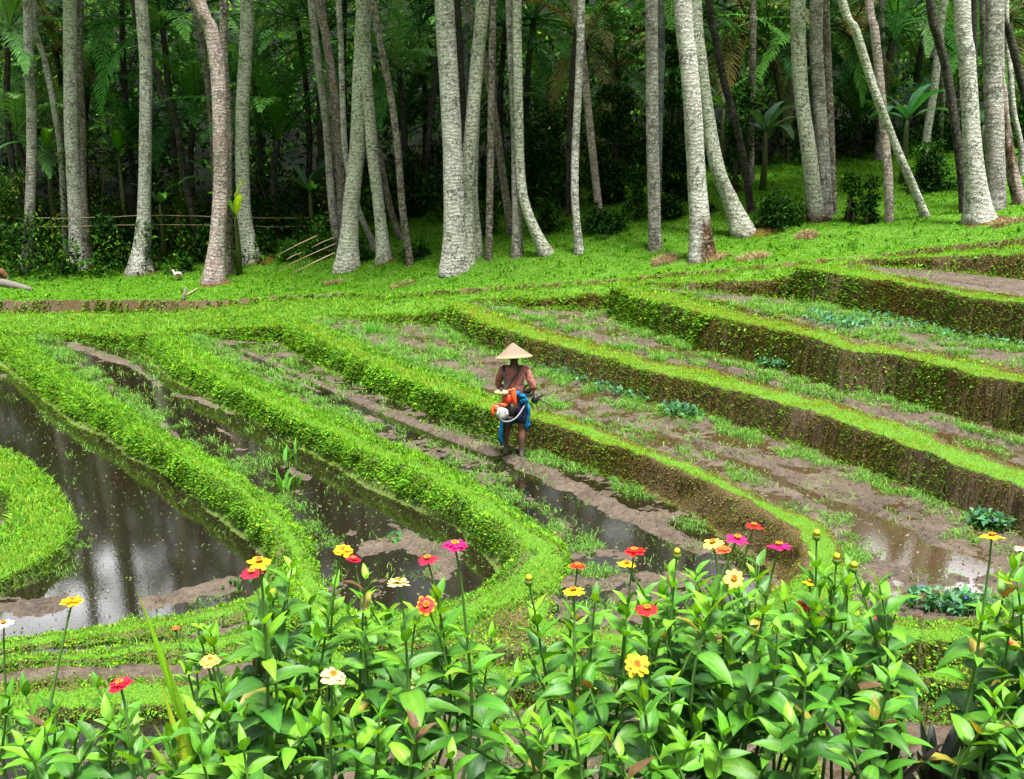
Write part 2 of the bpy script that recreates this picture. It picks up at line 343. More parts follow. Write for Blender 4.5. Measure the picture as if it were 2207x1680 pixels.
poly('FC', 'crest', [(1815, 1218), (1828, 1262), (1836, 1335), (1980, 1354), (2170, 1349), (2760, 1462), (2760, 1490), (2170, 1376), (1980, 1382), (1800, 1352), (1770, 1280), (1755, 1225)], K3)
poly('W', 'walk', [(-550, 745, -.22), (-200, 722, -.14), (0, 716, -.1), (40, 720, -.12)] + WT + SB[::-1])
far = [on_z(u, v, z) for u, v, z in ST]

def world_poly(pts):
    P = np.array([on_z(u, v, z) for u, v, z in pts]); return P
WP = [(n, k, world_poly(p)) for n, k, p in POLY]
fl = np.array(far)
WP.append(('G', 'forest', np.vstack([fl, [[60, 20, 3], [60, 90, 3], [-60, 90, 3], [-60, 27, 0]]])))

def inside(P, x, y):
    r = np.zeros(x.shape, bool); n = len(P); j = n - 1
    for i in range(n):
        xi, yi, xj, yj = P[i, 0], P[i, 1], P[j, 0], P[j, 1]
        if yi != yj:
            c = ((yi > y) != (yj > y)) & (x < (xj - xi) * (y - yi) / (yj - yi) + xi); r ^= c
        j = i
    return r
def segdist(P, x, y, closed=True):
    """distance to outline and the level at the nearest point"""
    bd = np.full(x.shape, 1e9); bz = np.zeros(x.shape); n = len(P)
    for i in range(n if closed else n - 1):
        a, b = P[i], P[(i + 1) % n]; d = b - a; L = d[0] ** 2 + d[1] ** 2 + 1e-12
        t = np.clip(((x - a[0]) * d[0] + (y - a[1]) * d[1]) / L, 0, 1)
        q = (x - a[0] - t * d[0]) ** 2 + (y - a[1] - t * d[1]) ** 2
        m = q < bd; bd[m] = q[m]; bz[m] = (a[2] + t * d[2])[m]
    return np.sqrt(bd), bz

# forest floor: a smooth sheet through chosen heights
GP = [on_z(*p) for p in ST[1:-1]] + [on_z(u, v, z) for u, v, z in
      [(0, 600, .38), (300, 600, .45), (460, 617, .5), (750, 588, .9), (0, 520, 1.15), (400, 515, 1.25), (800, 500, 1.8), (0, 475, 1.8), (800, 440, 2.4)]]
GP += [at_y(u, v, Y) for u, v, Y in [(960, 592, 26.2), (1200, 552, 25.8), (1500, 560, 23.8), (1620, 512, 25.6), (1800, 492, 24.6), (2150, 490, 22.2), (1200, 480, 29.5), (1600, 430, 29), (2000, 425, 27), (1700, 362, 34), (2050, 338, 33.5), (2300, 330, 33), (1300, 400, 34)]]
GP += [np.array(p, float) for p in [(-30, 45, 4.5), (-10, 46, 5.0), (8, 46, 5.6), (26, 46, 6.0), (-45, 62, 10), (0, 62, 11), (45, 62, 12), (-60, 85, 15), (0, 85, 17), (60, 85, 17), (-35, 30, .6), (35, 32, 4.0), (30, 24, 3.0), (45, 42, 5.2)]]
GP = np.array(GP)
def _U(r2): return np.where(r2 > 0, r2 * np.log(r2 + 1e-12), 0)
_n = len(GP); _d2 = ((GP[:, None, :2] - GP[None, :, :2]) ** 2).sum(-1)
_A = np.zeros((_n + 3, _n + 3)); _A[:_n, :_n] = _U(_d2) + np.eye(_n) * 3.0; _A[:_n, _n] = 1; _A[:_n, _n + 1:] = GP[:, :2]; _A[_n:, :_n] = _A[:_n, _n:].T
_w = np.linalg.solve(_A, np.concatenate([GP[:, 2], [0, 0, 0]]))
def forest_z(x, y):
    x = np.asarray(x, float); y = np.asarray(y, float); s = _w[_n] + _w[_n + 1] * x + _w[_n + 2] * y
    for k in range(_n): s = s + _w[k] * _U((x - GP[k, 0]) ** 2 + (y - GP[k, 1]) ** 2)
    return s
FL = fl[:, :2]
# pull the sheet onto the top edge of the low step
def floor_z(x, y):
    x = np.asarray(x, float); y = np.asarray(y, float)
    d, bz = segdist(fl, np.atleast_1d(x), np.atleast_1d(y), False)
    k = np.exp(-(d / 1.2) ** 2)
    return forest_z(x, y) * (1 - k) + bz * k
def ground_hit(u, v):
    a, yy, d = ray(u, v); lo, hi = 14.0, 70.0
    Ys = np.linspace(16, 60, 400); t = Ys / yy
    dz = CAMZ + d * t - floor_z(a * t, Ys)
    i = np.argmax(dz < 0) if (dz < 0).any() else len(Ys) - 1
    Y = Ys[i]; return np.array((a * Y / yy, Y, float(floor_z(np.array([a * Y / yy]), np.array([Y]))[0])))

# ------------------------------------------------------------------ strokes painted along the fields (u, v, radius): height of the mud, weeds
def stroke(pts, r, h): return ([(p[0], p[1]) for p in pts], r, h)
MUDS = {
 'P1': [stroke([(-100, 1310), (60, 1308), (130, 1300)], 52, .06), stroke([(330, 1300), (420, 1275), (500, 1262)], 38, .06), stroke([(360, 1075), (395, 1090)], 16, .03), stroke([(90, 915), (130, 925)], 10, .025), stroke([(0, 800), (40, 840)], 12, .03), stroke([(215, 1300), (260, 1290)], 16, -.03), stroke([(20, 970), (60, 980)], 10, .02), stroke([(330, 1040), (420, 1120)], 8, .012)],
 'P2': [stroke([(160, 745), (220, 765), (290, 790)], 14, .05), stroke([(370, 850), (430, 862), (500, 890)], 9, .03), stroke([(210, 790), (300, 850), (380, 910), (470, 980)], 12, -.05), stroke([(420, 880), (560, 960), (750, 1050), (930, 1130)], 16, -.05), stroke([(790, 1185), (880, 1165), (960, 1200), (940, 1240)], 34, .06), stroke([(620, 1010), (660, 1030)], 14, .03), stroke([(150, 770), (300, 880), (420, 970)], 8, .03), stroke([(430, 900), (520, 950)], 7, .03), stroke([(560, 1010), (610, 1040)], 16, -.04), stroke([(640, 1060), (690, 1090)], 8, .03), stroke([(840, 1130), (900, 1160)], 8, .03), stroke([(300, 800), (345, 830)], 9, .04), stroke([(700, 1080), (800, 1130)], 16, -.04), stroke([(850, 1235), (1000, 1265)], 10, -.03), stroke([(520, 985), (560, 1005)], 9, .02), stroke([(760, 1150), (720, 1180)], 14, .03)],
 'P3': [stroke([(430, 735), (560, 775), (700, 840), (850, 895), (1060, 975)], 15, .055), stroke([(480, 745), (540, 770), (640, 812), (800, 890), (950, 950), (1100, 1005)], 9, -.08), stroke([(1110, 992), (1180, 1025), (1300, 1085), (1400, 1130), (1510, 1185)], 22, .05), stroke([(1130, 1040), (1250, 1110), (1330, 1150), (1430, 1200), (1560, 1240)], 28, -.06), stroke([(1230, 1315), (1400, 1335)], 22, .04)],
 'P4': [stroke([(720, 705), (860, 740), (960, 775), (1100, 830)], 22, .03), stroke([(870, 745), (930, 770)], 12, -.06), stroke([(1300, 915), (1450, 945), (1620, 1010), (1800, 1090), (1960, 1150)], 11, -.05), stroke([(1430, 935), (1620, 990), (1800, 1060), (2000, 1150)], 8, .05), stroke([(1880, 1160), (1990, 1200), (2090, 1230)], 44, -.055), stroke([(1930, 1290), (2080, 1280)], 30, -.05), stroke([(2060, 1240), (2300, 1270)], 20, .02)],
 'P5': [stroke([(1030, 665), (1200, 705), (1350, 745), (1500, 790)], 14, .04), stroke([(1370, 750), (1560, 800), (1750, 865), (1950, 930), (2207, 1010)], 8, -.05), stroke([(1500, 780), (1700, 830), (1900, 890), (2207, 965)], 9, .06)],
 'P6': [stroke([(1440, 640), (1600, 672), (1760, 700)], 14, .04)],
 'P7': [stroke([(1900, 590), (2050, 606), (2207, 630)], 4, -.05), stroke([(1850, 580), (2000, 590), (2300, 622)], 4, .04), stroke([(1950, 604), (2207, 640)], 4, .04)],
 'WR': [stroke([(1950, 1580), (2207, 1610), (2500, 1630)], 30, .06), stroke([(1900, 1560), (2207, 1575)], 10, -.05)],
 'WL': [stroke([(100, 1600), (700, 1590)], 30, -.04), stroke([(300, 1680), (800, 1660)], 30, .05)],
 'WM': [stroke([(1000, 1560), (1500, 1560)], 10, -.05), stroke([(1100, 1640), (1600, 1650)], 30, .05)],
 'S1': [stroke([(-200, 1440), (0, 1409), (250, 1390)], 9, -.03)],
}
BIAS = {'P0': .03, 'P1': -.035, 'P2': -.016, 'P3': .004, 'P4': .010, 'P5': .008, 'P6': .05, 'P7': .03, 'S1': .0, 'M1': .05, 'WL': -.005, 'WK': .01, 'WM': .02, 'WR': .012}
def sdist(u, v, pts):
    d = np.full(u.shape, 1e9)
    pts = pts if len(pts) > 1 else pts * 2
    for (a, b), (c, e) in zip(pts[:-1], pts[1:]):
        L = (c - a) ** 2 + (2 * (e - b)) ** 2 + 1e-9
        t = np.clip(((u - a) * (c - a) + 4 * (v - b) * (e - b)) / L, 0, 1)
        d = np.minimum(d, np.hypot(u - a - t * (c - a), 2 * (v - b - t * (e - b))))
    return d

# ------------------------------------------------------------------ the sheet of ground
NA, NY = 640, 720
ga = np.linspace(-.72, .72, NA); gy = 6.4 * (40 / 6.4) ** np.linspace(0, 1, NY)
X = (ga[None, :] * gy[:, None]).ravel(); Yg = np.repeat(gy, NA)
wx = X + .10 * fbm(X * 1.7, Yg * 1.7, 3, 1) + .05 * fbm(X * 7, Yg * 7, 2, 5) * 1.7
wy = Yg + .10 * fbm(X * 1.7, Yg * 1.7, 3, 9) + .05 * fbm(X * 7, Yg * 7, 2, 13) * 1.7
LAB = np.full(X.shape, -1)
for i, (n, k, P) in enumerate(WP): LAB[inside(P, wx, wy)] = i
Zg = np.zeros(X.shape)
gap = LAB < 0
num = np.zeros(X.shape); den = np.zeros(X.shape); hi_i = np.full(X.shape, -1); hi_s = np.full(X.shape, -9.0); near2 = np.full(X.shape, 1e9)
gi = np.nonzero(gap)[0]
for i, (n, k, P) in enumerate(WP):
    m = LAB == i
    if n == 'G': Zg[m] = floor_z(X[m], Yg[m])
    elif np.ptp(P[:, 2]) < 1e-4: Zg[m] = P[0, 2]
    else:
        ps = []
        for a, b in zip(P, np.roll(P, -1, 0)):
            q = max(1, int(np.hypot(*(b - a)[:2]) / .5))
            ps += [a + (b - a) * t / q for t in range(q)]
        ps = np.array(ps); xm, ym = wx[m], wy[m]; s = 0; w = 0
        for p in ps:
            ww = 1 / ((xm - p[0]) ** 2 + (ym - p[1]) ** 2 + .01) ** 1.5; s = s + ww * p[2]; w = w + ww
        Zg[m] = s / w
    x0, x1, y0, y1 = P[:, 0].min() - 1.6, P[:, 0].max() + 1.6, P[:, 1].min() - 1.6, P[:, 1].max() + 1.6
    g = gi[(wx[gi] > x0) & (wx[gi] < x1) & (wy[gi] > y0) & (wy[gi] < y1)]
    if len(g):
        d, bz = segdist(P, wx[g], wy[g], n != 'G'); w = 1 / (d + .004) ** 3
        num[g] += w * bz; den[g] += w
        sc = bz - d * .8
        up = (d < 1.3) & (sc > hi_s[g]) & (k != 'field'); hi_s[g[up]] = sc[up]; hi_i[g[up]] = i
Zg[gap] = np.where(den[gap] > 0, num[gap] / np.maximum(den[gap], 1e-9), -1.1)
NAMES = [n for n, _, _ in WP]; KIND = np.array([k for _, k, _ in WP] + ['none'])
OWN = np.where(gap, hi_i, LAB)                       # whose ground each point is
U, V = to_uv(X, Yg, Zg)
# relief
isfield = np.isin(KIND[LAB], ['field'])
rough = fbm(X * 2.6, Yg * 2.6, 4, 31) * .075 + fbm(X * 10, Yg * 10, 3, 37) * .045 + np.abs(fbm(X * 20, Yg * 20, 2, 41)) * .045 - .011
WET = np.zeros(X.shape)
for i, (n, k, P) in enumerate(WP):
    if k != 'field': continue
    m = LAB == i; h = np.full(m.sum(), BIAS.get(n, .02)); u, v = U[m], V[m]
    for pts, r, dh in MUDS.get(n, []): h = h + dh * np.clip(1.35 - sdist(u, v, pts) / r, 0, 1)
    h = h + rough[m] * (1.0 if n not in ('P7',) else .6)
    WET[m] = h; Zg[m] += h
# churned footprints right of the farmer
i3 = NAMES.index('P3'); m = LAB == i3
foot = np.clip(1 - sdist(U[m], V[m], [(1125, 998), (1200, 1035), (1310, 1090), (1400, 1130), (1510, 1185)]) / 26, 0, 1)
FOOT = np.zeros(X.shape); FOOT[m] = foot
Zg += FOOT * (fbm(X * 9, Yg * 9, 2, 71)) * .16
other = ~isfield
lump = fbm(X * 1.9, Yg * 1.9, 4, 51) * .10 + fbm(X * 9, Yg * 9, 3, 57) * .045
Zg[other] += lump[other]
facew = gap.astype(float)
# ragged earth faces: push the wall points sideways a little
nx = fbm(X * 2.2, Yg * 2.2 + Zg * 5, 2, 61) * .12; ny = fbm(X * 2.2 + 50, Yg * 2.2 + Zg * 5, 2, 67) * .12
Xo = X + np.where(gap, nx, 0); Yo = Yg + np.where(gap, ny, 0)
VERT = np.stack([Xo, Yo, Zg], 1)
Q = grid_faces(NY, NA)
# every steep spot between two levels counts as earth face of the bank beside it
def steepness():
    g = np.zeros(X.shape).reshape(NY, NA); z = Zg.reshape(NY, NA); xx = X.reshape(NY, NA); yy = Yg.reshape(NY, NA)
    sx = np.abs(np.diff(z, axis=1)) / np.abs(np.diff(xx, axis=1)); sy = np.abs(np.diff(z, axis=0)) / np.abs(np.diff(yy, axis=0))
    g[:, :-1] = np.maximum(g[:, :-1], sx); g[:, 1:] = np.maximum(g[:, 1:], sx); g[:-1] = np.maximum(g[:-1], sy); g[1:] = np.maximum(g[1:], sy)
    return g
st_ = steepness() > 1.6
own2 = np.where(isfield, -1, OWN).reshape(NY, NA)
for _ in range(5):
    for ax, sh in ((0, 1), (0, -1), (1, 1), (1, -1)):
        r = np.roll(own2, sh, ax); m = st_ & (own2 < 0) & (r >= 0); own2[m] = r[m]
m = (isfield & (own2.ravel() >= 0)); OWN[m] = own2.ravel()[m]; isfield[m] = False
gap = gap | (st_.ravel() & np.isin(KIND[OWN], ['crest', 'grass', 'walk', 'forest']))
# vertex normals
def vnormals(V, Q):
    a = V[Q[:, 2]] - V[Q[:, 0]]; b = V[Q[:, 3]] - V[Q[:, 1]]; fn = np.cross(a, b)
    N = np.zeros_like(V)
    for k in range(4):
        for c in range(3): N[:, c] += np.bincount(Q[:, k], fn[:, c], len(V))
    N /= np.linalg.norm(N, axis=1)[:, None] + 1e-12
    return N, fn
NORM, FN = vnormals(VERT, Q)
if NORM[:, 2].mean() < 0: Q = Q[:, ::-1].copy(); NORM, FN = vnormals(VERT, Q)
FAREA = np.linalg.norm(FN, axis=1) / 2
FC = VERT[Q].mean(1); FU, FV = to_uv(FC[:, 0], FC[:, 1], FC[:, 2])
_qo = OWN[Q]; _bk = np.isin(KIND[_qo], ['crest', 'grass', 'walk']); FOWN = np.where(_bk.any(1), _qo[np.arange(len(Q)), _bk.argmax(1)], _qo[:, 0]); FGAP = gap[Q].mean(1); FLAB = LAB[Q[:, 0]]
ownk = KIND[OWN]
# how lush the earth faces are: leafy on the left terraces, bare and mossy on the right ones
def lush_of(own, u):
    L = np.full(u.shape, .35)
    for n, a, b, l0, l1 in [('C0', 0, 1, 1, 1), ('C1', 0, 1, 1, 1), ('C2', 0, 1, 1, 1), ('C3', 1000, 1130, .9, .0), ('C4', 1000, 1150, .10, .0), ('C5', 1350, 1600, .40, .03), ('C6', 1720, 1900, .2, .0),
                            ('F1', 0, 1, .6, .6), ('F2', 0, 1, .6, .6), ('FA', 0, 1, .9, .9), ('FB', 0, 1, .4, .3), ('FC', 0, 1, .5, .5), ('W', 700, 1300, .45, .05), ('MB', 0, 1, .4, .4)]:
        m = own == NAMES.index(n); t = np.clip((u[m] - a) / (b - a), 0, 1); L[m] = l0 + (l1 - l0) * t
    return L
VL = lush_of(OWN, U)
mask = np.zeros((len(X), 4), np.float32)
mask[:, 0] = np.where(isfield, 0, np.where(gap, VL * .5, 1.0))
mask[:, 1] = np.where(isfield, 1.0, 0)
mask[:, 2] = np.where(gap, 1.0, 0)
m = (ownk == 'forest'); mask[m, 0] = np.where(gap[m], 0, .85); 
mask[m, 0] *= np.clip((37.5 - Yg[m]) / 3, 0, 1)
mask[:, 3] = 1

GROUPS = {'paddy_field': [], 'terrace_bank': [], 'grass_path': [], 'forest_floor': []}
FIELD_LABEL = {}
def sub_sheet(name, faces):
    idx = np.unique(faces); re = np.full(len(VERT), -1); re[idx] = np.arange(len(idx))
    me = mesh_np(name, VERT[idx], [re[faces]], None, True, NORM[idx])
    at = me.color_attributes.new('mask', 'FLOAT_COLOR', 'POINT'); at.data.foreach_set('color', mask[idx].ravel())
    o = link(name, me, M_TERR); return o
BANKLAB = {'C0': 'lush crescent shaped grass bank around the far left lowest pond', 'C1': 'leafy green bank between the dark pond and the muddy pond', 'C2': 'leafy green bank ending in a rounded nose in front of the farmer',
           'C3': 'bank beside the farmer, leafy on the left and cut bare brown on the right', 'C4': 'brown mossy earth bank running behind the farmer hat to the right edge', 'C5': 'tall earth bank with olive moss second from the top right',
           'C6': 'bare grey brown earth bank highest at the right', 'F1': 'low mossy bund closing the dark pond towards the flowers', 'F2': 'second low mossy bund in front of the dark pond', 'FA': 'rounded grassy bund closing the muddy pond behind the flowers',
           'FB': 'mossy bund closing the farmer field behind the flowers', 'FC': 'mossy bund closing the right field behind the flowers', 'MB': 'sloping mossy grass strip below the paddies behind the flowers'}
FIELDLAB = {'P0': 'lowest dark mud field at the far left edge', 'P1': 'dark pond field with two mud flats at its lower end', 'P2': 'half flooded mud field between two leafy banks', 'P3': 'muddy field in which the farmer stands', 'P4': 'weedy mud field behind the farmer',
            'P5': 'narrow mud field above the brown mossy bank', 'P6': 'weedy field with blue flowered plants below the grey earth bank', 'P7': 'bare pink mud field at the upper right', 'S1': 'thin strip of wet mud between the two low bunds',
            'M1': 'strip of dry brown mud behind the yellow green blades', 'WL': 'wet ground under the left flowers', 'WM': 'wet ground under the middle flowers', 'WK': 'wet ground between the left and middle flowers', 'WR': 'mud flat at the lower right corner'}
done = np.zeros(len(Q), bool)
for i, (n, k, P) in enumerate(WP):
    m = FOWN == i
    if not m.any(): continue
    done |= m
    if k == 'field': o = sub_sheet('paddy_field', Q[m]); tag(o, FIELDLAB[n], 'field', 'flooded mud fields of the rice terrace', 'structure')
    elif k in ('crest', 'grass'): o = sub_sheet('terrace_bank', Q[m]); tag(o, BANKLAB[n], 'bank', 'earth banks of the rice terrace', 'structure')
    elif k == 'walk': o = sub_sheet('grass_path', Q[m]); tag(o, 'wide grassy path running along the back ends of the fields', 'path', None, 'structure')
    else:
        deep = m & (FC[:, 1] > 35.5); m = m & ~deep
        o = sub_sheet('ground', Q[deep]); o.data.materials[0] = M_FORESTSHADE; tag(o, 'ground deep inside the forest, coloured near black for shade', 'ground', None, 'structure')
        o = sub_sheet('forest_floor', Q[m]); tag(o, 'grassy forest floor under the palm trunks', 'ground', None, 'structure')
if (~done).any(): tag(sub_sheet('ground', Q[~done]), 'earth at the outer ends of the terraces', 'ground', None, 'structure')

# water sheets, a little wider than their field so the mud rises out of them
for n, dz, mt, lab in [('P0', 0, M_WATER, 'dark water in the lowest field at the far left'), ('P1', 0, M_WATER, 'still dark pond water mirroring palm trunks'), ('P2', 0, M_WATER, 'shallow dark water with mud patches between two leafy banks'),
                   ('P3', 0, M_WATER, 'shallow brown water beside the farmer'), ('P4', 0, M_MUDWATER, 'brown water and bright pool in the weedy right field'), ('P5', 0, M_MUDWATER, 'thin brown channel of water above the mossy bank'),
                   ('P7', 0, M_MUDWATER, 'brown trickle across the pink mud at the upper right'), ('S1', 0, M_WATER, 'narrow grey water strip between the low bunds'), ('WL', 0, M_WATER, 'water glinting below the left flowers'), ('WK', 0, M_WATER, 'water glinting between the left and middle flowers'), ('WM', 0, M_WATER, 'water glinting below the middle flowers'), ('WR', 0, M_MUDWATER, 'water beside the mud flat at the lower right')]:
    P = WP[NAMES.index(n)][2]; z = P[0, 2] + dz
    m = np.nonzero(LAB[Q].__eq__(NAMES.index(n)).any(1))[0]
    if not len(m): continue
    f = Q[m]; idx = np.unique(f); re = np.full(len(VERT), -1); re[idx] = np.arange(len(idx))
    Vw = np.stack([X[idx], Yg[idx], np.full(len(idx), z)], 1)
    o = link('water', mesh_np('water', Vw, [re[f]]), mt); tag(o, lab, 'water', None, 'structure')

# wide ground below and behind, reaching past everything seen
def sheet(name, xs, ys, zf, mat, lab, g):
    xx, yy = np.meshgrid(xs, ys); z = zf(xx.ravel(), yy.ravel())
    V = np.stack([xx.ravel(), yy.ravel(), z], 1); q = grid_faces(len(ys), len(xs))
    me = mesh_np(name, V, [q]); at = me.color_attributes.new('mask', 'FLOAT_COLOR', 'POINT')
    c = np.zeros((len(V), 4), np.float32); c[:, 0] = g; c[:, 3] = 1; at.data.foreach_set('color', c.ravel())
    return tag(link(name, me, mat), lab, 'ground', None, 'structure')
sheet('hills', np.linspace(-90, 90, 120), np.linspace(38, 130, 80), lambda x, y: forest_z(x, np.minimum(y, 85)) + fbm(x * .3, y * .3, 3, 3) * .8 + np.maximum(y - 85, 0) * .05 - .35 * (y < 41), M_FORESTSHADE, 'forested hillside rising behind the palms', .0)
sheet('ground', np.linspace(-400, 400, 9), np.linspace(-200, 600, 9), lambda x, y: np.full(x.shape, -4.0), M_TERR, 'valley ground far below the terraces', .8)
# the bank the flowers grow on, falling away from the viewer
def bank_z(x, y): return np.where(y < 2.1, 2.95, np.maximum(2.95 - (y - 2.1) * .74, -1.35)) + fbm(x * 2, y * 2, 3, 81) * .12
sheet('flower_bank', np.linspace(-9, 9, 110), np.linspace(-3, 7.6, 90), bank_z, M_TERR, 'sloping earth bank the zinnias grow on', .35)
# ------------------------------------------------------------------ ground vegetation
def pick(density, jitter=True):
    """random points on the sheet; density per face in 1/m2"""
    n = RG.poisson(np.clip(density, 0, None) * FAREA)
    f = np.repeat(np.arange(len(Q)), n)
    s, t = RG.random(len(f)), RG.random(len(f)); q = Q[f]
    P = (VERT[q[:, 0]] * ((1 - s) * (1 - t))[:, None] + VERT[q[:, 1]] * (s * (1 - t))[:, None] + VERT[q[:, 2]] * (s * t)[:, None] + VERT[q[:, 3]] * ((1 - s) * t)[:, None])
    return P, FN[f] / (np.linalg.norm(FN[f], axis=1)[:, None] + 1e-12), f
def unit(a): return a / (np.linalg.norm(a, axis=-1, keepdims=True) + 1e-9)
def palette(n, cols, jit=.18, w=None):
    c = np.array(cols)[RG.choice(len(cols), n, p=w)]
    return np.clip(c * (1 + RG.normal(0, jit, (n, 1))) * (1 + RG.normal(0, jit * .35, (n, 3))), .003, .9)
def blades(P, N, L, W, C, lean=.5, up=.7, droop=.35):
    """bent three-face grass blades"""
    n = len(P); az = RG.random(n) * 2 * np.pi
    h = np.stack([np.cos(az), np.sin(az), np.zeros(n)], 1)
    g = unit(N * (1 - up) + np.array((0, 0, 1.0)) * up + h * (lean * RG.random(n))[:, None])
    s = unit(np.cross(g, h + N * .01 + RG.normal(0, .3, (n, 3)))) * (W / 2)[:, None]
    M = P + g * (L * .55)[:, None]
    Tp = M + unit(g + h * droop * 2 - np.array((0, 0, .4)) * droop) * (L * .5)[:, None]
    V = np.stack([P - s, P + s, M - s * .8, M + s * .8, Tp], 1).reshape(-1, 3)
    i = np.arange(n) * 5
    return V, [np.stack([i, i + 1, i + 3, i + 2], 1), np.stack([i + 2, i + 3, i + 4], 1)], np.repeat(C, 5, 0)
def leafcards(P, N, L, W, C, out=.6, up=.3, spread=1.0):
    """small folded oval leaves standing off a surface"""
    n = len(P); d = unit(N * out + np.array((0, 0, 1.0)) * up + RG.normal(0, .55 * spread, (n, 3)))
    nn = unit(np.array((0, 0, 1.0)) + N * .5 + RG.normal(0, .35, (n, 3)))
    s = unit(np.cross(d, nn)) * (W / 2)[:, None]; nn = unit(np.cross(s, d))
    m = P + d * (L * .45)[:, None]; e = P + d * L[:, None] - np.array((0, 0, 1.0)) * (L * .15)[:, None]
    k = nn * (W * .18)[:, None]
    V = np.stack([P, m + s + k, e, m - s + k], 1).reshape(-1, 3); i = np.arange(n) * 4
    return V, [np.stack([i, i + 1, i + 2], 1), np.stack([i, i + 2, i + 3], 1)], np.repeat(C, 4, 0)
def merge(parts):
    Vs, Fs, Cs, n = [], {}, [], 0
    for V, F_, C in parts:
        for f in F_: Fs.setdefault(f.shape[1], []).append(f + n)
        Vs.append(V); Cs.append(C); n += len(V)
    return np.vstack(Vs), [np.vstack(f) for f in Fs.values()], np.vstack(Cs)
def stuff(name, parts, mat, label, cat, group=None):
    parts = [p for p in parts if len(p[0])]
    if not parts: return None
    V, f, c = merge(parts)
    return tag(link(name, mesh_np(name, V, f, c), mat), label, cat, group, 'stuff')
R_ = lambda n, a, b: a + (b - a) * RG.random(n)
FVIS = (np.abs(FC[:, 0] / FC[:, 1]) < .60)
FLUSH = lush_of(FOWN, FU)
FLUSH[(FOWN == NAMES.index('W')) & (FC[:, 1] > 26.2) & (FU < 560)] = .16
FOK = KIND[FOWN]
YG = [(.125, .33, .008), (.18, .38, .010), (.085, .28, .008), (.23, .37, .014)]
LW = [(.08, .27, .010), (.12, .32, .010), (.06, .23, .010), (.15, .35, .012)]
GR = [(.05, .18, .012), (.07, .23, .014), (.10, .27, .016), (.15, .29, .016), (.035, .13, .012)]
OLIVE = [(.16, .16, .014), (.27, .25, .02), (.09, .12, .012), (.30, .23, .03), (.11, .075, .025), (.13, .08, .028)]
patch = fbm(FC[:, 0] * 1.3, FC[:, 1] * 1.3 + FC[:, 2] * 1.3, 3, 91)
patch2 = fbm(FC[:, 0] * 5, FC[:, 1] * 5 + FC[:, 2] * 5, 3, 97)
names = {'C0': 'grass and weeds on the crescent bank at the far left', 'C1': 'grass and leafy weeds covering the bank beside the dark pond', 'C2': 'grass and leafy weeds covering the rounded bank in front of the farmer',
         'C3': 'grass and weeds on the bank beside the farmer', 'C4': 'moss and short weeds on the long brown bank behind the farmer hat', 'C5': 'olive moss and weeds on the tall bank second from the top right', 'C6': 'sparse weeds on the bare grey bank at the right',
         'W': 'short grass of the path behind the fields', 'G': 'short grass under the palm trunks', 'F1': 'moss on the low bund below the dark pond', 'F2': 'moss on the second low bund below the dark pond', 'FA': 'grass on the bund closing the muddy pond', 'FB': 'moss on the bund closing the farmer field', 'FC': 'moss on the bund closing the right field', 'MB': 'moss and grass of the strip behind the flowers'}
ZLOW = {'C0': Z1, 'C1': Z1, 'C2': Z2, 'C3': Z3, 'C4': Z4, 'C5': Z5, 'C6': Z6}
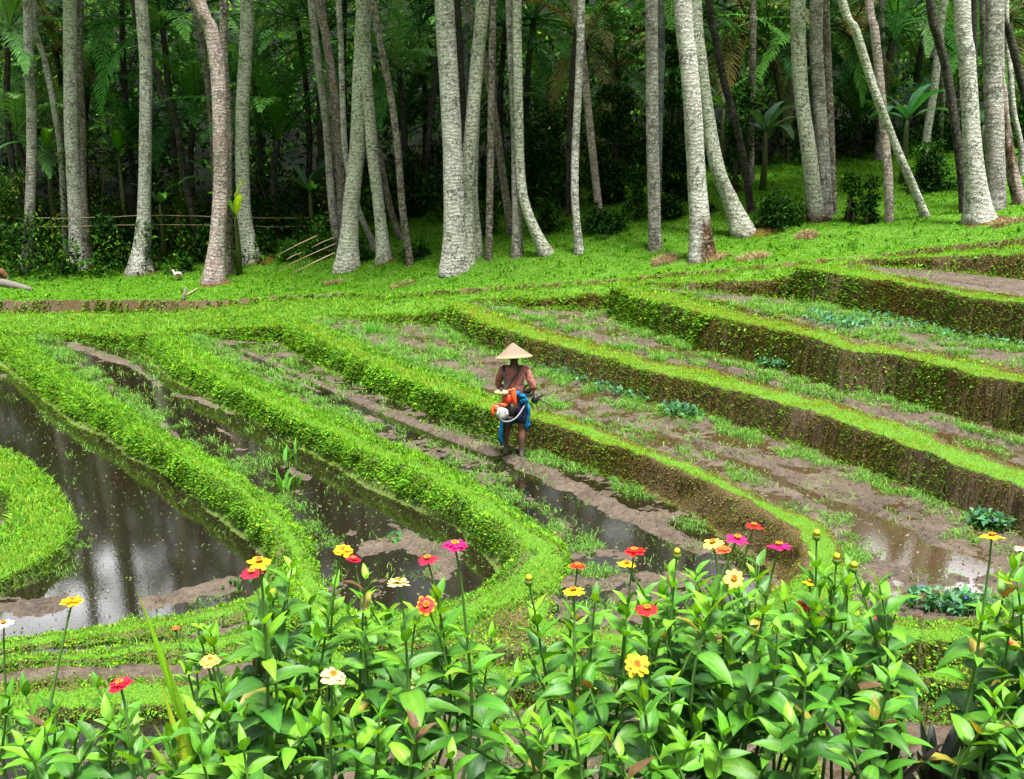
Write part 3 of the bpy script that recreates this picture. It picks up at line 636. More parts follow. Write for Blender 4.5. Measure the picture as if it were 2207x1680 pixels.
for i, (n, k, P) in enumerate(WP):
    if n not in names: continue
    own = (FOWN == i) & FVIS
    if not own.any(): continue
    top = own & (FGAP < .5); side = own & (FGAP >= .5)
    parts = []
    if n == 'G':
        d = np.where(top & (FC[:, 1] < 37), 1500.0, 0) * np.clip(1.1 + patch * 1.4, .2, 2) * np.where(FC[:, 1] > 30, .6, 1)
        p, nn, f = pick(d); sc = np.clip(p[:, 1] / 24, .8, 1.5)
        parts.append(blades(p, nn, R_(len(p), .02, .055) * sc * np.clip(1 + patch2[f] * 3, .5, 2), R_(len(p), .010, .019) * sc, palette(len(p), LW + YG[:2] if True else GR), 1.0, .8))
        p, nn, f = pick(np.where(top & (FC[:, 1] < 37), 90.0, 0) * np.clip(patch2 * 4, 0, 2))
        parts.append(leafcards(p, nn, R_(len(p), .07, .16), R_(len(p), .04, .09), palette(len(p), GR), .4, .6))
        d = np.where(side, 110.0, 0) * np.clip(patch2 * 6, 0, 2); p, nn, f = pick(d)
        parts.append(leafcards(p, nn, R_(len(p), .04, .09), R_(len(p), .03, .05), palette(len(p), GR + OLIVE), .8, .2))
    else:
        lush = FLUSH * np.clip((FC[:, 2] - ZLOW.get(n, -9) - .05 - .12 * patch2) / .14, 0, 1) if n in ZLOW else FLUSH
        puff = np.clip(fbm(FC[:, 0] * 4, FC[:, 1] * 4 + FC[:, 2] * 5, 3, 131), -.1, .4) * .20
        tall = n in ('C0',)
        d = np.where(top, 3300.0 if k != 'walk' else 2200.0, 0) * np.clip(1 + patch * 1.2, .3, 1.8)
        p, nn, f = pick(d); sc = np.clip(p[:, 1] / 16, .6, 1.5 if k != 'walk' else .95) * (1.3 if tall else 1) * (.75 if n in ('C1', 'C2', 'C3', 'C4', 'C5', 'C6') else 1)
        parts.append(blades(p, nn, R_(len(p), .02, .055) * sc * np.clip(1 + patch2[f] * 3, .4, 1.8), R_(len(p), .006, .013) * sc, palette(len(p), YG + [(.10, .25, .012), (.26, .26, .04)] + ([(.30, .30, .02), (.28, .22, .03), (.22, .30, .014)] if n in ('C3', 'C4', 'C5') else [])), .9, .8))
        if k == 'walk':
            p, nn, f = pick(np.where(top, 260.0, 0) * np.clip(.6 + patch2 * 4, 0, 2))
            parts.append(leafcards(p, nn, R_(len(p), .04, .08), R_(len(p), .03, .05), palette(len(p), GR), .5, .4))
        # leafy sides
        d = np.where(side, 2900.0 * np.clip(lush + patch2 * .6 - .03, 0, 1) * (lush > .015) * np.clip(1 + patch * 1.5, .25, 2), 0)
        p, nn, f = pick(d); sc = np.clip(p[:, 1] / 16, .75, 1.3); p = p + nn * (puff[f] * RG.random(len(f)))[:, None]
        low = np.clip(1 - lush[f], 0, 1)
        parts.append(leafcards(p, nn, R_(len(p), .03, .075) * sc, R_(len(p), .018, .04) * sc, palette(len(p), GR + [(.16, .29, .014), (.20, .33, .014), (.12, .30, .012)]) * (.95 + 2.6 * np.clip(patch2[f] + .12, 0, .35))[:, None], .8, .35))
        d = np.where(side, 750.0 * np.clip(lush + patch * .6 - .05, 0, 1) * (lush > .02), 0) + np.where(top, 250.0 * lush, 0)
        p, nn, f = pick(d); sc = np.clip(p[:, 1] / 16, .7, 1.4) * (1.5 if tall else 1)
        parts.append(blades(p, nn, R_(len(p), .05, .13) * sc, R_(len(p), .007, .014) * sc, palette(len(p), GR + YG), .9, .45, .6))
        # olive and straw flecks on the bare faces
        d = np.where(side, 6500.0 * (1 - FLUSH) * np.clip(.65 + patch * 3.0, .06, 2), 0)
        p, nn, f = pick(d); sc = np.clip(p[:, 1] / 16, .7, 1.3)
        parts.append(leafcards(p, nn, R_(len(p), .011, .030) * sc, R_(len(p), .008, .018) * sc, palette(len(p), OLIVE, .3), .8, .1))
        d = np.where(side, 330.0 * (1 - FLUSH) * np.clip(patch2 * 5 - .3, 0, 2), 0)
        p, nn, f = pick(d)
        parts.append(leafcards(p, nn, R_(len(p), .02, .05), R_(len(p), .014, .028), palette(len(p), GR[2:] + OLIVE[:2]), .8, .3))
        # overhanging fringe where top meets face
        d = np.where(own & (FGAP > .05) & (FGAP < .95), 1500.0, 0) * np.clip(.6 + lush * 1.2, 0, 1) * np.clip(1 + patch2 * 3, .1, 2)
        p, nn, f = pick(d); sc = np.clip(p[:, 1] / 16, .7, 1.4)
        parts.append(blades(p, nn, R_(len(p), .03, .075) * sc, R_(len(p), .007, .014) * sc, palette(len(p), YG), .9, .4, .7))
    stuff('bank_grass' if k != 'forest' and k != 'walk' else 'grass', parts, M_GRASS, names[n], 'grass', 'grass on the terraces')

# weeds in the fields
WEEDS = {
 'P1': [([(-50, 830), (60, 880), (200, 975), (400, 1090), (520, 1190)], 8, .25), ([(180, 1120), (185, 1200), (120, 1260)], 26, .5), ([(0, 1370), (300, 1340), (540, 1280)], 14, .8), ([(150, 985), (160, 1050)], 6, .3)],
 'P2': [([(84, 742), (130, 790), (210, 838), (330, 910), (410, 958), (490, 1000), (565, 1055), (645, 1125), (690, 1190), (710, 1270)], 34, 1.4), ([(290, 780), (330, 800)], 10, .6), ([(480, 905), (700, 1020), (1000, 1180)], 8, .3), ([(560, 980), (640, 1040)], 16, .35), ([(850, 1250), (1000, 1230)], 20, .5)],
 'P3': [([(372, 712), (465, 765), (605, 838), (760, 912), (915, 978), (1050, 1040), (1160, 1115), (1230, 1180), (1235, 1230)], 20, 1.1), ([(1020, 1010), (1080, 1060), (1140, 1090)], 28, .8), ([(1150, 985), (1258, 1012), (1356, 1058), (1460, 1105), (1540, 1165)], 20, 1.2), ([(1240, 1180), (1310, 1170), (1300, 1230)], 34, .9), ([(1210, 1290), (1300, 1300)], 30, .6), ([(640, 775), (600, 800)], 8, .7)],
 'P4': [([(715, 712), (775, 738), (895, 789), (1075, 860), (1230, 899), (1410, 968), (1515, 1000), (1650, 1072), (1760, 1120), (1810, 1170)], 30, 1.2), ([(970, 720), (1061, 752), (1199, 815), (1337, 865), (1457, 890), (1636, 950), (1859, 1030), (2060, 1115), (2207, 1190)], 22, 1.1), ([(800, 712), (830, 720)], 12, 1.0), ([(1300, 935), (1600, 1050), (1800, 1130)], 34, .7), ([(1840, 1190), (1860, 1280)], 40, 1.2), ([(2080, 1160), (2207, 1230)], 40, .5), ([(2050, 1310), (2200, 1300)], 40, .9), ([(940, 760), (1000, 790)], 16, .8)],
 'P5': [([(1060, 672), (1255, 731), (1415, 775), (1625, 820), (1790, 862), (1940, 910), (2140, 985), (2300, 1040)], 20, 1.1), ([(1330, 692), (1457, 748), (1591, 790), (1747, 832), (1904, 862), (2060, 918), (2207, 955)], 11, 1.6)],
 'P6': [([(1440, 640), (1625, 680), (1850, 735), (2050, 770), (2207, 805)], 20, 1.2), ([(1640, 668), (1760, 680), (1900, 715), (2207, 775)], 32, 1.3)],
 'P7': [([(1830, 575), (1900, 592)], 6, .5)],
 'S1': [([(0, 1412), (400, 1370)], 14, .4)], 'M1': [([(0, 1480), (430, 1474)], 10, .7)],
 'WL': [([(0, 1570), (600, 1560)], 22, .5), ([(100, 1660), (620, 1640)], 60, .7)], 'WK': [([(720, 1600), (880, 1600)], 60, .5)], 'WM': [([(1000, 1560), (1650, 1560)], 30, .8), ([(1000, 1640), (1650, 1660)], 40, .3)],
 'WR': [([(1850, 1640), (2207, 1660)], 40, 1.0), ([(1800, 1560), (2207, 1556)], 10, .4)],
}
wl = {'P1': 'sprigs of grass along the edges of the dark pond', 'P2': 'pale seedling grass along the muddy pond edge', 'P3': 'grass tufts in the farmer field', 'P4': 'grass tufts in the weedy field behind the farmer', 'P5': 'grass fringe in the narrow field above the brown bank', 'P6': 'thick weeds in the upper right field', 'P7': 'few weeds in the bare pink mud field',
      'S1': 'weeds in the thin wet strip', 'M1': 'weeds along the dry mud strip', 'WL': 'weeds in the wet ground under the left flowers', 'WK': 'weeds in the wet ground between left and middle flowers', 'WM': 'weeds in the wet ground under the middle flowers', 'WR': 'weeds on the mud flat at the lower right'}
for n, lst in WEEDS.items():
    i = NAMES.index(n); own = (FLAB == i) & FVIS
    if not own.any(): continue
    d = np.zeros(len(Q)); u, v = FU[own], FV[own]; dd = np.zeros(own.sum())
    for pts, r, w in lst: dd = np.maximum(dd, w * np.clip(1.5 - sdist(u, v, pts) / (r * 1.15), 0, 1))
    clump = np.clip(.25 + fbm(FC[own, 0] * 3.5, FC[own, 1] * 3.5, 3, 101) * 5, 0, 1.8)
    d[own] = (dd + (.13 if n in ('P3', 'P4', 'P5', 'P6') else .035 if n not in ('P1', 'P7') else .006)) * clump
    p, nn, f = pick(d * 1900); sc = np.clip(p[:, 1] / 15, .8, 1.35)
    parts = [blades(p, nn, R_(len(p), .04, .15) * sc, R_(len(p), .006, .012) * sc, palette(len(p), [(.10, .28, .03), (.16, .34, .06), (.20, .36, .06), (.06, .19, .02)]), 1.0, .85, .7)]
    p, nn, f = pick(d * 900); p[:, 2] += R_(len(p), 0, .03); sc = np.clip(p[:, 1] / 15, .8, 1.35)
    parts.append(leafcards(p, nn, R_(len(p), .03, .07) * sc, R_(len(p), .014, .03) * sc, palette(len(p), [(.12, .26, .06), (.16, .30, .05), (.07, .2, .03)]), .2, .35))
    # crumbs of mud and floating specks
    c = np.zeros(len(Q)); c[own] = 70.0 if n != 'P1' else 60.0
    p, nn, f = pick(c); p[:, 2] = np.maximum(p[:, 2], WP[i][2][0, 2] + .004)
    parts.append(leafcards(p, np.tile((0, 0, 1.0), (len(p), 1)), R_(len(p), .015, .05), R_(len(p), .01, .03), palette(len(p), [(.22, .18, .13), (.14, .10, .07), (.12, .2, .04), (.05, .035, .022)]), .05, .05, .8))
    stuff('field_weeds', parts, M_GRASS, wl[n], 'weeds', 'weeds in the fields')
# ------------------------------------------------------------------ palms
def trunk_material(name, pale, mid, dark, lichen, amount, red=(.25, .12, .08), redamt=.2, rot=0):
    t = NT(name); co = t.obj()
    info = t.n('ShaderNodeObjectInfo').outputs['Random']
    off = t.n('ShaderNodeCombineXYZ'); t.inp(off, 0, t.math('MULTIPLY', info, 37.0)); t.inp(off, 1, t.math('MULTIPLY', info, 11.0))
    va = t.n('ShaderNodeVectorMath', operation='ADD'); t.nt.links.new(co, va.inputs[0]); t.nt.links.new(off.outputs[0], va.inputs[1]); co = va.outputs[0]
    sep = t.n('ShaderNodeSeparateXYZ'); t.nt.links.new(co, sep.inputs[0])
    mp = t.n('ShaderNodeMapping'); mp.inputs['Scale'].default_value = (1, 1, 6); t.nt.links.new(co, mp.inputs[0])
    n1 = t.noise(1.7, 4, .6, co); n2 = t.noise(12, 5, .7, co); n3 = t.noise(5, 4, .65, mp.outputs[0]); n4 = t.noise(26, 3, .7, co)
    wob = t.math('ADD', t.math('MULTIPLY', sep.outputs[2], 62.0), t.math('MULTIPLY', n2, 9.0))
    wob = t.math('ADD', wob, t.math('MULTIPLY', n1, 30.0))
    ring = t.math('SINE', wob)
    vo = t.n('ShaderNodeTexVoronoi', feature='F1'); vo.inputs['Scale'].default_value = 15.0; t.nt.links.new(co, vo.inputs['Vector'])
    n5 = t.noise(48, 4, .75, co, .6); n6 = t.noise(3.2, 5, .7, co, .5)
    c = t.mix(t.ramp(n1, [(.38, (0, 0, 0)), (.6, (1, 1, 1))]), mid, pale)
    c = t.mix(t.math('MULTIPLY', t.ramp(n3, [(.45, (0, 0, 0)), (.60, (1, 1, 1))]), redamt), c, red)
    c = t.mix(t.math('MULTIPLY', t.ramp(n6, [(.48, (0, 0, 0)), (.58, (1, 1, 1))]), .85), c, tuple(x * .40 for x in mid))
    c = t.mix(t.ramp(n2, [(.60 - amount * .12, (0, 0, 0)), (.64 - amount * .1, (.95, .95, .95))]), c, lichen)
    c = t.mix(t.ramp(n5, [(.41, (.97, .97, .97)), (.475, (0, 0, 0))]), c, dark)
    c = t.mix(t.ramp(n5, [(.60, (0, 0, 0)), (.66, (.8, .8, .8))]), c, tuple(min(1, x * 1.25) for x in lichen))
    c = t.mix(t.math('MULTIPLY', t.ramp(ring, [(.55, (0, 0, 0)), (.95, (1, 1, 1))]), t.math('MULTIPLY', n3, .9)), c, dark)
    a = t.attr(); c = t.mix(a.outputs['Fac'], c, t.ramp(n2, [(.35, (.012, .007, .004)), (.5, (.055, .028, .013)), (.6, (.12, .07, .03)), (.68, (.34, .34, .27))]))
    h = t.math('ADD', t.math('MULTIPLY', ring, .15), t.math('ADD', n2, t.math('ADD', n5, t.math('MULTIPLY', n3, .6))))
    return t.done(t.principled(c, .88, t.bump(h, .7, .03), .2))
TM = {
 'white': trunk_material('bark_white', (.54, .52, .47), (.34, .32, .28), (.07, .055, .042), (.60, .62, .54), .9, redamt=.12),
 'lichen': trunk_material('bark_lichen', (.44, .43, .35), (.27, .26, .19), (.045, .038, .028), (.54, .58, .45), 1.3, (.14, .10, .04), .35),
 'grey': trunk_material('bark_grey', (.42, .40, .37), (.27, .25, .22), (.045, .038, .032), (.50, .52, .43), .5, redamt=.15),
 'pink': trunk_material('bark_pink', (.47, .40, .37), (.35, .27, .24), (.065, .042, .034), (.50, .48, .42), .7, (.32, .14, .11), .6),
 'brown': trunk_material('bark_brown', (.21, .18, .145), (.13, .105, .08), (.03, .022, .016), (.32, .32, .25), .8, (.18, .09, .06), .4),
 'dark': trunk_material('bark_dark', (.065, .06, .05), (.034, .03, .024), (.008, .007, .006), (.11, .12, .08), .4, redamt=.1),
 'blue': trunk_material('bark_bluish', (.24, .26, .27), (.15, .165, .17), (.035, .036, .04), (.3, .33, .3), .4, redamt=.1),
}
A_ = lambda *p: [(x * .3941, y * .3941) for x, y in p]
B_ = lambda *p: [(x * .3941 + 706.2, y * .3941) for x, y in p]
C_ = lambda *p: [(x * .3941 + 1412.5, y * .3941) for x, y in p]
# (path from base to top in picture terms, trunk width, base flare width, bark, distance or None, label, root mound)
TREES = [
 (A_((140, 1490), (163, 1100), (168, 700), (160, 300), (145, 0)), 18, 36, 'grey', None, 'slim grey palm trunk leftmost of the whole row, with a pale flared foot', 0),
 (A_((345, 1250), (325, 850), (300, 600), (240, 350), (192, 150), (175, 0)), 11, 14, 'white', 33.5, 'thin pale curved palm trunk rising out of the light green bush', 0),
 (A_((428, 1475), (405, 1100), (392, 700), (382, 300), (383, 0)), 25, 46, 'white', None, 'thick whitish palm trunk with a browner trunk pressed against its right side', 0),
 (A_((486, 1478), (450, 1100), (436, 700), (425, 300), (420, 0)), 20, 34, 'brown', 33.3, 'brownish palm trunk pressed against the right side of a thick whitish one', 0),
 (A_((762, 1500), (780, 1250), (790, 1000), (798, 700), (795, 350), (775, 0)), 23, 68, 'white', None, 'straight pale palm trunk on a rusty root mound, left of the dark leaning trunk', 1),
 (A_((1092, 1480), (1055, 1200), (1003, 950), (965, 700), (900, 500), (832, 330), (780, 180), (730, 20)), 13, 15, 'dark', 33.0, 'dark slim palm trunk leaning far left behind the straight pale trunk', 0),
 (A_((1165, 1555), (1192, 1250), (1205, 1000), (1205, 700), (1190, 400), (1145, 150), (1085, 0)), 27, 58, 'pink', None, 'big pinkish palm trunk bending left at the top, its foot nearest the low earth step', 1),
 (A_((1185, 1300), (1172, 900), (1150, 600), (1110, 300), (1068, 100), (1050, 0)), 10, 12, 'brown', 33.0, 'thin brown palm trunk just left of the big pinkish trunk', 0),
 (A_((1250, 1490), (1247, 1000), (1240, 600), (1226, 300), (1225, 0)), 15, 20, 'brown', 30.6, 'straight brown palm trunk touching the right edge of the big pinkish trunk', 0),
 (A_((1385, 1440), (1338, 1200), (1326, 900), (1330, 600), (1345, 300), (1350, 0)), 25, 50, 'lichen', None, 'greenish lichen spotted palm trunk standing on a broad mossy mound', 2),
 (A_((1850, 1440), (1812, 1100), (1782, 700), (1740, 350), (1705, 0)), 14, 18, 'grey', 31.0, 'thin grey palm trunk, leftmost of the three slender trunks beside the fallen bamboo', 0),
 (A_((1862, 1420), (1838, 900), (1812, 600), (1790, 300), (1775, 0)), 9, 10, 'grey', 33.0, 'thinnest palm trunk, in the middle between two slender trunks beside the fallen bamboo', 0),
 (A_((1872, 1420), (1860, 900), (1830, 500), (1782, 200), (1745, 0)), 16, 18, 'pink', 31.5, 'slender reddish palm trunk close behind the foot of the bulky lichened trunk', 0),
 (B_((105, 1475), (130, 1100), (163, 800), (180, 450), (190, 150), (195, 0)), 29, 62, 'lichen', None, 'bulky lichened palm trunk leaning right, its foot beside the fallen bamboo', 0),
 (B_((312, 1440), (280, 1150), (245, 850), (225, 600), (213, 450), (205, 250), (190, 60)), 21, 40, 'lichen', None, 'lichen patched palm trunk with a red brown foot, hidden higher up by the bulky one', 1),
 (B_((456, 1455), (412, 1150), (382, 800), (340, 500), (290, 250), (250, 0)), 13, 17, 'brown', None, 'slender brown palm trunk leaning left, with a white speckled foot', 0),
 (B_((410, 1385), (342, 1150), (292, 900), (250, 700), (225, 500)), 12, 14, 'brown', 31.0, 'slim brown trunk slanting left behind the trunk with the red brown foot', 0),
 (B_((245, 1335), (190, 1200), (150, 1080), (100, 850), (80, 500), (70, 250), (60, 0)), 11, 16, 'white', 30.5, 'thin white palm trunk curving out behind the bulky lichened trunk', 0),
 (B_((513, 1215), (530, 1000), (555, 750), (580, 500), (602, 280), (615, 60)), 11, 15, 'dark', 34.0, 'dark mossy thin palm trunk leaning right in the shade left of the thickest white trunk', 0),
 (B_((695, 1485), (692, 1150), (682, 800), (660, 400), (637, 0)), 36, 68, 'white', None, 'thickest and whitest palm trunk of the middle, standing right at the grass edge', 0),
 (B_((765, 1400), (760, 1150), (768, 950), (792, 650), (820, 300), (850, 0)), 25, 36, 'lichen', 26.9, 'palm trunk leaning right out of the same foot as the thickest white trunk', 0),
 (B_((760, 1300), (748, 900), (742, 700), (725, 400), (710, 100), (705, 0)), 16, 16, 'dark', 31.0, 'dark green grey palm trunk seen in the gap between the forked pair', 0),
 (B_((775, 1250), (765, 800), (756, 500), (755, 100), (752, 0)), 10, 12, 'blue', 34.0, 'thin pale bluish palm trunk seen in the gap of the forked pair', 0),
 (B_((832, 1430), (815, 1250), (800, 1050), (805, 800), (815, 500)), 15, 18, 'lichen', 27.4, 'speckled short seen palm trunk right behind the leaning trunk of the forked pair', 0),
 (B_((880, 1430), (886, 1100), (893, 700), (897, 450), (900, 200), (903, 0)), 13, 15, 'brown', None, 'straight thin brown palm trunk standing alone right of the forked pair', 0),
 (B_((930, 1300), (918, 900), (908, 520), (905, 250), (905, 0)), 12, 14, 'blue', 34.0, 'pale ringed bluish palm trunk showing only in its upper part behind the thin brown one', 0),
 (B_((1010, 1385), (970, 1050), (930, 750), (890, 500), (850, 300), (800, 120), (762, 0)), 14, 16, 'brown', 29.0, 'thin brown palm trunk slanting left and crossing the straight thin one', 0),
 (B_((1038, 1405), (1035, 1050), (1030, 700), (1012, 350), (1000, 0)), 19, 28, 'grey', None, 'upright grey palm trunk with a curving trunk wrapped against it', 0),
 (B_((1205, 1385), (1120, 1230), (1070, 1080), (1052, 900), (1046, 700), (1040, 400), (1036, 0)), 17, 40, 'lichen', None, 'palm trunk whose foot curves far to the right before the upright grey one', 0),
 (B_((1320, 1240), (1322, 800), (1340, 400), (1360, 200), (1372, 0)), 12, 14, 'dark', 30.0, 'thin dark palm trunk left of the smooth white slim trunk', 0),
 (B_((1380, 1390), (1352, 1100), (1356, 800), (1370, 500), (1382, 200), (1388, 0)), 14, 22, 'white', None, 'smooth white slim palm trunk in the middle of a close trio', 0),
 (B_((1497, 1370), (1478, 1100), (1440, 750), (1410, 450), (1376, 150), (1345, 0)), 14, 16, 'pink', 28.0, 'reddish slim palm trunk leaning left, right side of the close trio', 0),
 (B_((1792, 1370), (1782, 1000), (1776, 700), (1775, 350), (1770, 0)), 23, 30, 'grey', None, 'straight grey palm trunk with a dark foot standing by itself before the dark thicket', 0),
 (B_((1805, 1200), (1812, 700), (1824, 300), (1820, 0)), 13, 14, 'blue', 28.0, 'bluish palm trunk hiding behind the right edge of the straight grey one', 0),
 (C_((262, 1425), (228, 1000), (202, 600), (177, 300), (150, 0)), 33, 64, 'white', None, 'big white palm trunk with a rotten red brown hollow at its foot', 3),
 (C_((505, 1285), (405, 1080), (342, 930), (290, 650), (245, 350), (215, 0)), 26, 66, 'lichen', None, 'palm trunk curving left from a wide slanting foot, touching the white one higher up', 2),
 (C_((530, 1170), (482, 900), (432, 650), (380, 450), (330, 200), (295, 0)), 14, 16, 'dark', None, 'dark slim palm trunk leaning left on the grassy slope', 0),
 (C_((525, 1010), (525, 600), (530, 300), (535, 100), (536, 0)), 12, 15, 'brown', None, 'thin straight brown palm trunk crossing the dark leaning one on the slope', 0),
 (C_((735, 880), (735, 650), (738, 400)), 10, 11, 'pink', None, 'dead broken palm stem without a crown, ending among the banana leaves', 9),
 (C_((885, 1215), (870, 1100), (832, 800), (802, 500), (787, 200), (780, 0)), 27, 40, 'lichen', None, 'left one of three palm trunks growing from a shared dark root mound', 4),
 (C_((935, 1200), (925, 1050), (910, 800), (895, 500), (880, 250), (875, 0)), 24, 30, 'grey', 26.0, 'middle one of three palm trunks growing from a shared dark root mound', 0),
 (C_((970, 1180), (965, 1050), (960, 700), (945, 300), (928, 0)), 16, 18, 'brown', 26.3, 'thinner right one of three palm trunks growing from a shared dark root mound', 0),
 (C_((1492, 1190), (1420, 1050), (1350, 900), (1290, 750), (1210, 550), (1150, 350), (1082, 150), (1020, 0)), 17, 20, 'lichen', None, 'long palm trunk slanting steeply left above the grassy slope', 0),
 (C_((1280, 1220), (1270, 1000), (1250, 700), (1220, 400), (1190, 150), (1170, 0)), 16, 18, 'pink', None, 'upright slim palm trunk crossing in front of the long slanting one', 0),
 (C_((1218, 880), (1225, 700), (1232, 500), (1240, 300), (1245, 0)), 11, 18, 'grey', None, 'small pale trunk foot far up the slope behind the crossing pair', 0),
 (C_((1470, 960), (1482, 750), (1520, 500), (1555, 200), (1572, 0)), 14, 16, 'lichen', None, 'black and white speckled palm trunk leaning right on the slope', 0),
 (C_((1555, 825), (1560, 650), (1566, 500), (1570, 250), (1578, 0)), 10, 17, 'white', None, 'thin pale palm trunk with a flared foot on the far upper slope', 0),
 (C_((1690, 1185), (1672, 950), (1640, 700), (1600, 400), (1542, 200), (1500, 0)), 16, 18, 'dark', 24.3, 'dark palm trunk leaning left beside the big white trunk near the right edge', 0),
 (C_((1785, 1215), (1742, 950), (1722, 600), (1702, 300), (1680, 0)), 30, 72, 'white', None, 'big white palm trunk on a fibrous root mound, nearest to the right edge', 1),
 (C_((1765, 1000), (1755, 700), (1748, 500), (1746, 0)), 10, 12, 'dark', 28.0, 'thin dark palm trunk seen behind the right edge of the big white one', 0),
 (C_((1865, 1150), (1856, 800), (1852, 400), (1858, 0)), 32, 42, 'grey', None, 'big grey palm trunk second from the right, beside the red mottled one', 0),
 (C_((1850, 900), (1825, 500), (1805, 250), (1792, 0)), 18, 20, 'brown', 26.0, 'brownish palm trunk leaning left behind the big grey one', 0),
 (C_((2000, 1135), (1945, 900), (1912, 700), (1888, 500), (1870, 300)), 22, 28, 'pink', 24.6, 'red brown and white mottled palm trunk at the right edge', 5),
 (C_((1990, 795), (1952, 600), (1937, 400), (1930, 200), (1925, 0)), 10, 13, 'white', 28.5, 'thin pale palm trunk behind the mottled one at the right edge', 0),
 (C_((2075, 900), (2040, 600), (1965, 300), (1925, 150), (1880, 0)), 15, 17, 'dark', 27.0, 'dark palm trunk slanting in from the right edge of the photo', 0),
]
def catmull(P, n):
    P = np.asarray(P, float); P = np.vstack([2 * P[0] - P[1], P, 2 * P[-1] - P[-2]]); out = []
    for i in range(1, len(P) - 2):
        a, b, c, d = P[i - 1:i + 3]
        for t in np.linspace(0, 1, n, endpoint=False):
            out.append(.5 * (2 * b + (c - a) * t + (2 * a - 5 * b + 4 * c - d) * t * t + (3 * b - a - 3 * c + d) * t ** 3))
    out.append(P[-2]); return np.array(out)

def frond(mb, base, az, el, L, droop, nl, ll, col, lw=.035, twist=0.0, dead=False):
    """one feather leaf: arching midrib with drooping leaflets on both sides"""
    n = 14; t = np.linspace(0, 1, n); e = el - droop * t ** 1.3
    h = np.array((math.cos(az), math.sin(az), 0)); up = np.array((0, 0, 1.0)); seg = L / (n - 1)
    pts = [np.asarray(base, float)]
    for k in range(n - 1): pts.append(pts[-1] + seg * (h * math.cos(e[k]) + up * math.sin(e[k])))
    pts = np.array(pts); side = np.cross(h, up)
    mb.tube(pts, np.linspace(.035, .006, n) * (L / 3.5), 4, np.array(col) * (1.3, 1.1, .9) + .01, False)
    tt = np.linspace(.14, .99, nl); bi = np.stack([np.interp(tt, t, pts[:, k]) for k in range(3)], 1)
    T = unit(np.gradient(bi, axis=0)); Nn = unit(np.cross(side, T)); Nn *= np.sign(Nn[:, 2:3] + 1e-6)
    for sg in (-1, 1):
        l = ll * (np.sin(np.clip(tt * 1.02, 0, 1) * np.pi * .86 + .30)) * RG.uniform(.85, 1.1, nl)
        d = unit(side * sg * 1.0 + T * (.55 + .5 * tt[:, None]) + Nn * .25 + RG.normal(0, .09, (nl, 3)))
        dr = RG.uniform(.25, .75, nl)[:, None] if not dead else 1.1
        m = bi + d * (l * .5)[:, None] - up * dr * (l * .10)[:, None]
        tip = m + unit(d - up * dr * 1.2) * (l * .5)[:, None]
        w = unit(np.cross(d, Nn)) * lw * .5
        V = np.stack([bi - w * .6, bi + w * .6, m + w, m - w, tip], 1).reshape(-1, 3); i = np.arange(nl) * 5
        c = np.repeat(np.clip(np.array(col) * (1 + RG.normal(0, .12, (nl, 1))), .002, 1), 5, 0)
        mb.add(V, [np.stack([i, i + 1, i + 2, i + 3], 1), np.stack([i + 3, i + 2, i + 4], 1)], c)
FROND_COLS = [(.035, .11, .016), (.05, .14, .02), (.03, .09, .018), (.075, .16, .02)]
def crown_mesh(name, nf, L, seed):
    mb = MB()
    for k in range(nf):
        az = k * 2.39996 + RG.uniform(-.2, .2); lev = k / nf
        el = math.radians(75 - 105 * lev + RG.uniform(-8, 8))
        dead = lev > .88
        frond(mb, (math.cos(az) * .12, math.sin(az) * .12, -.3 * lev), az, el, L * RG.uniform(.85, 1.1), math.radians(RG.uniform(55, 85)), 34, .62 * L / 3.6, (.11, .075, .03) if dead else FROND_COLS[k % 4], .05, dead=dead)
    for k in range(7):
        a = k * .9; c = np.array((math.cos(a) * .24, math.sin(a) * .24, -.38 - .08 * (k % 2)))
        th = np.linspace(0, np.pi, 6); mb.tube(np.stack([np.full(6, c[0]), np.full(6, c[1]), c[2] + .13 * np.cos(th)], 1), .105 * np.sin(th) + .004, 8, (.10, .11, .02), False)
    return mb.mesh(name)
CROWNS = [crown_mesh('crown', 20, 3.9, k) for k in range(3)]
def mound_mesh(base, r, h, kind):
    mb = MB(); n, m = 9, 22; th = np.linspace(0, 2 * np.pi, m, endpoint=False)
    rr = np.linspace(0.001, 1, n); V = []
    for q in rr:
        rad = r * q * (1 + .25 * fbm(np.cos(th) * 2 + base[0] * 9, np.sin(th) * 2 + base[1] * 9, 3, 5))
        x = base[0] + rad * np.cos(th) * 1.15; y = base[1] + rad * np.sin(th) * .9
        g = floor_z(x, y)
        z = np.where(q > .98, g - .06, g + h * (1 - q * q) ** 1.0 + .05 * fbm(x * 9, y * 9, 3, 9))
        V.append(np.stack([x, y, z], 1))
    mb.add(np.vstack(V), [grid_faces(n, m, True)]); return mb
def mound_material(name, cols):
    t = NT(name); n = t.noise(14, 5, .7, t.obj()); n2 = t.noise(60, 3, .7, t.obj())
    c = t.ramp(n, [(.3, cols[0]), (.5, cols[1]), (.68, cols[2])])
    return t.done(t.principled(c, .95, t.bump(t.math('ADD', n, n2), .9, .05), .15))
M_MOUND = mound_material('root_fibres', [(.025, .013, .006), (.10, .055, .018), (.13, .12, .02)])
M_MOUND2 = mound_material('mossy_roots', [(.04, .022, .008), (.13, .085, .015), (.12, .17, .015)])
M_MOUND3 = mound_material('dark_roots', [(.008, .006, .004), (.03, .02, .012), (.06, .045, .02)])

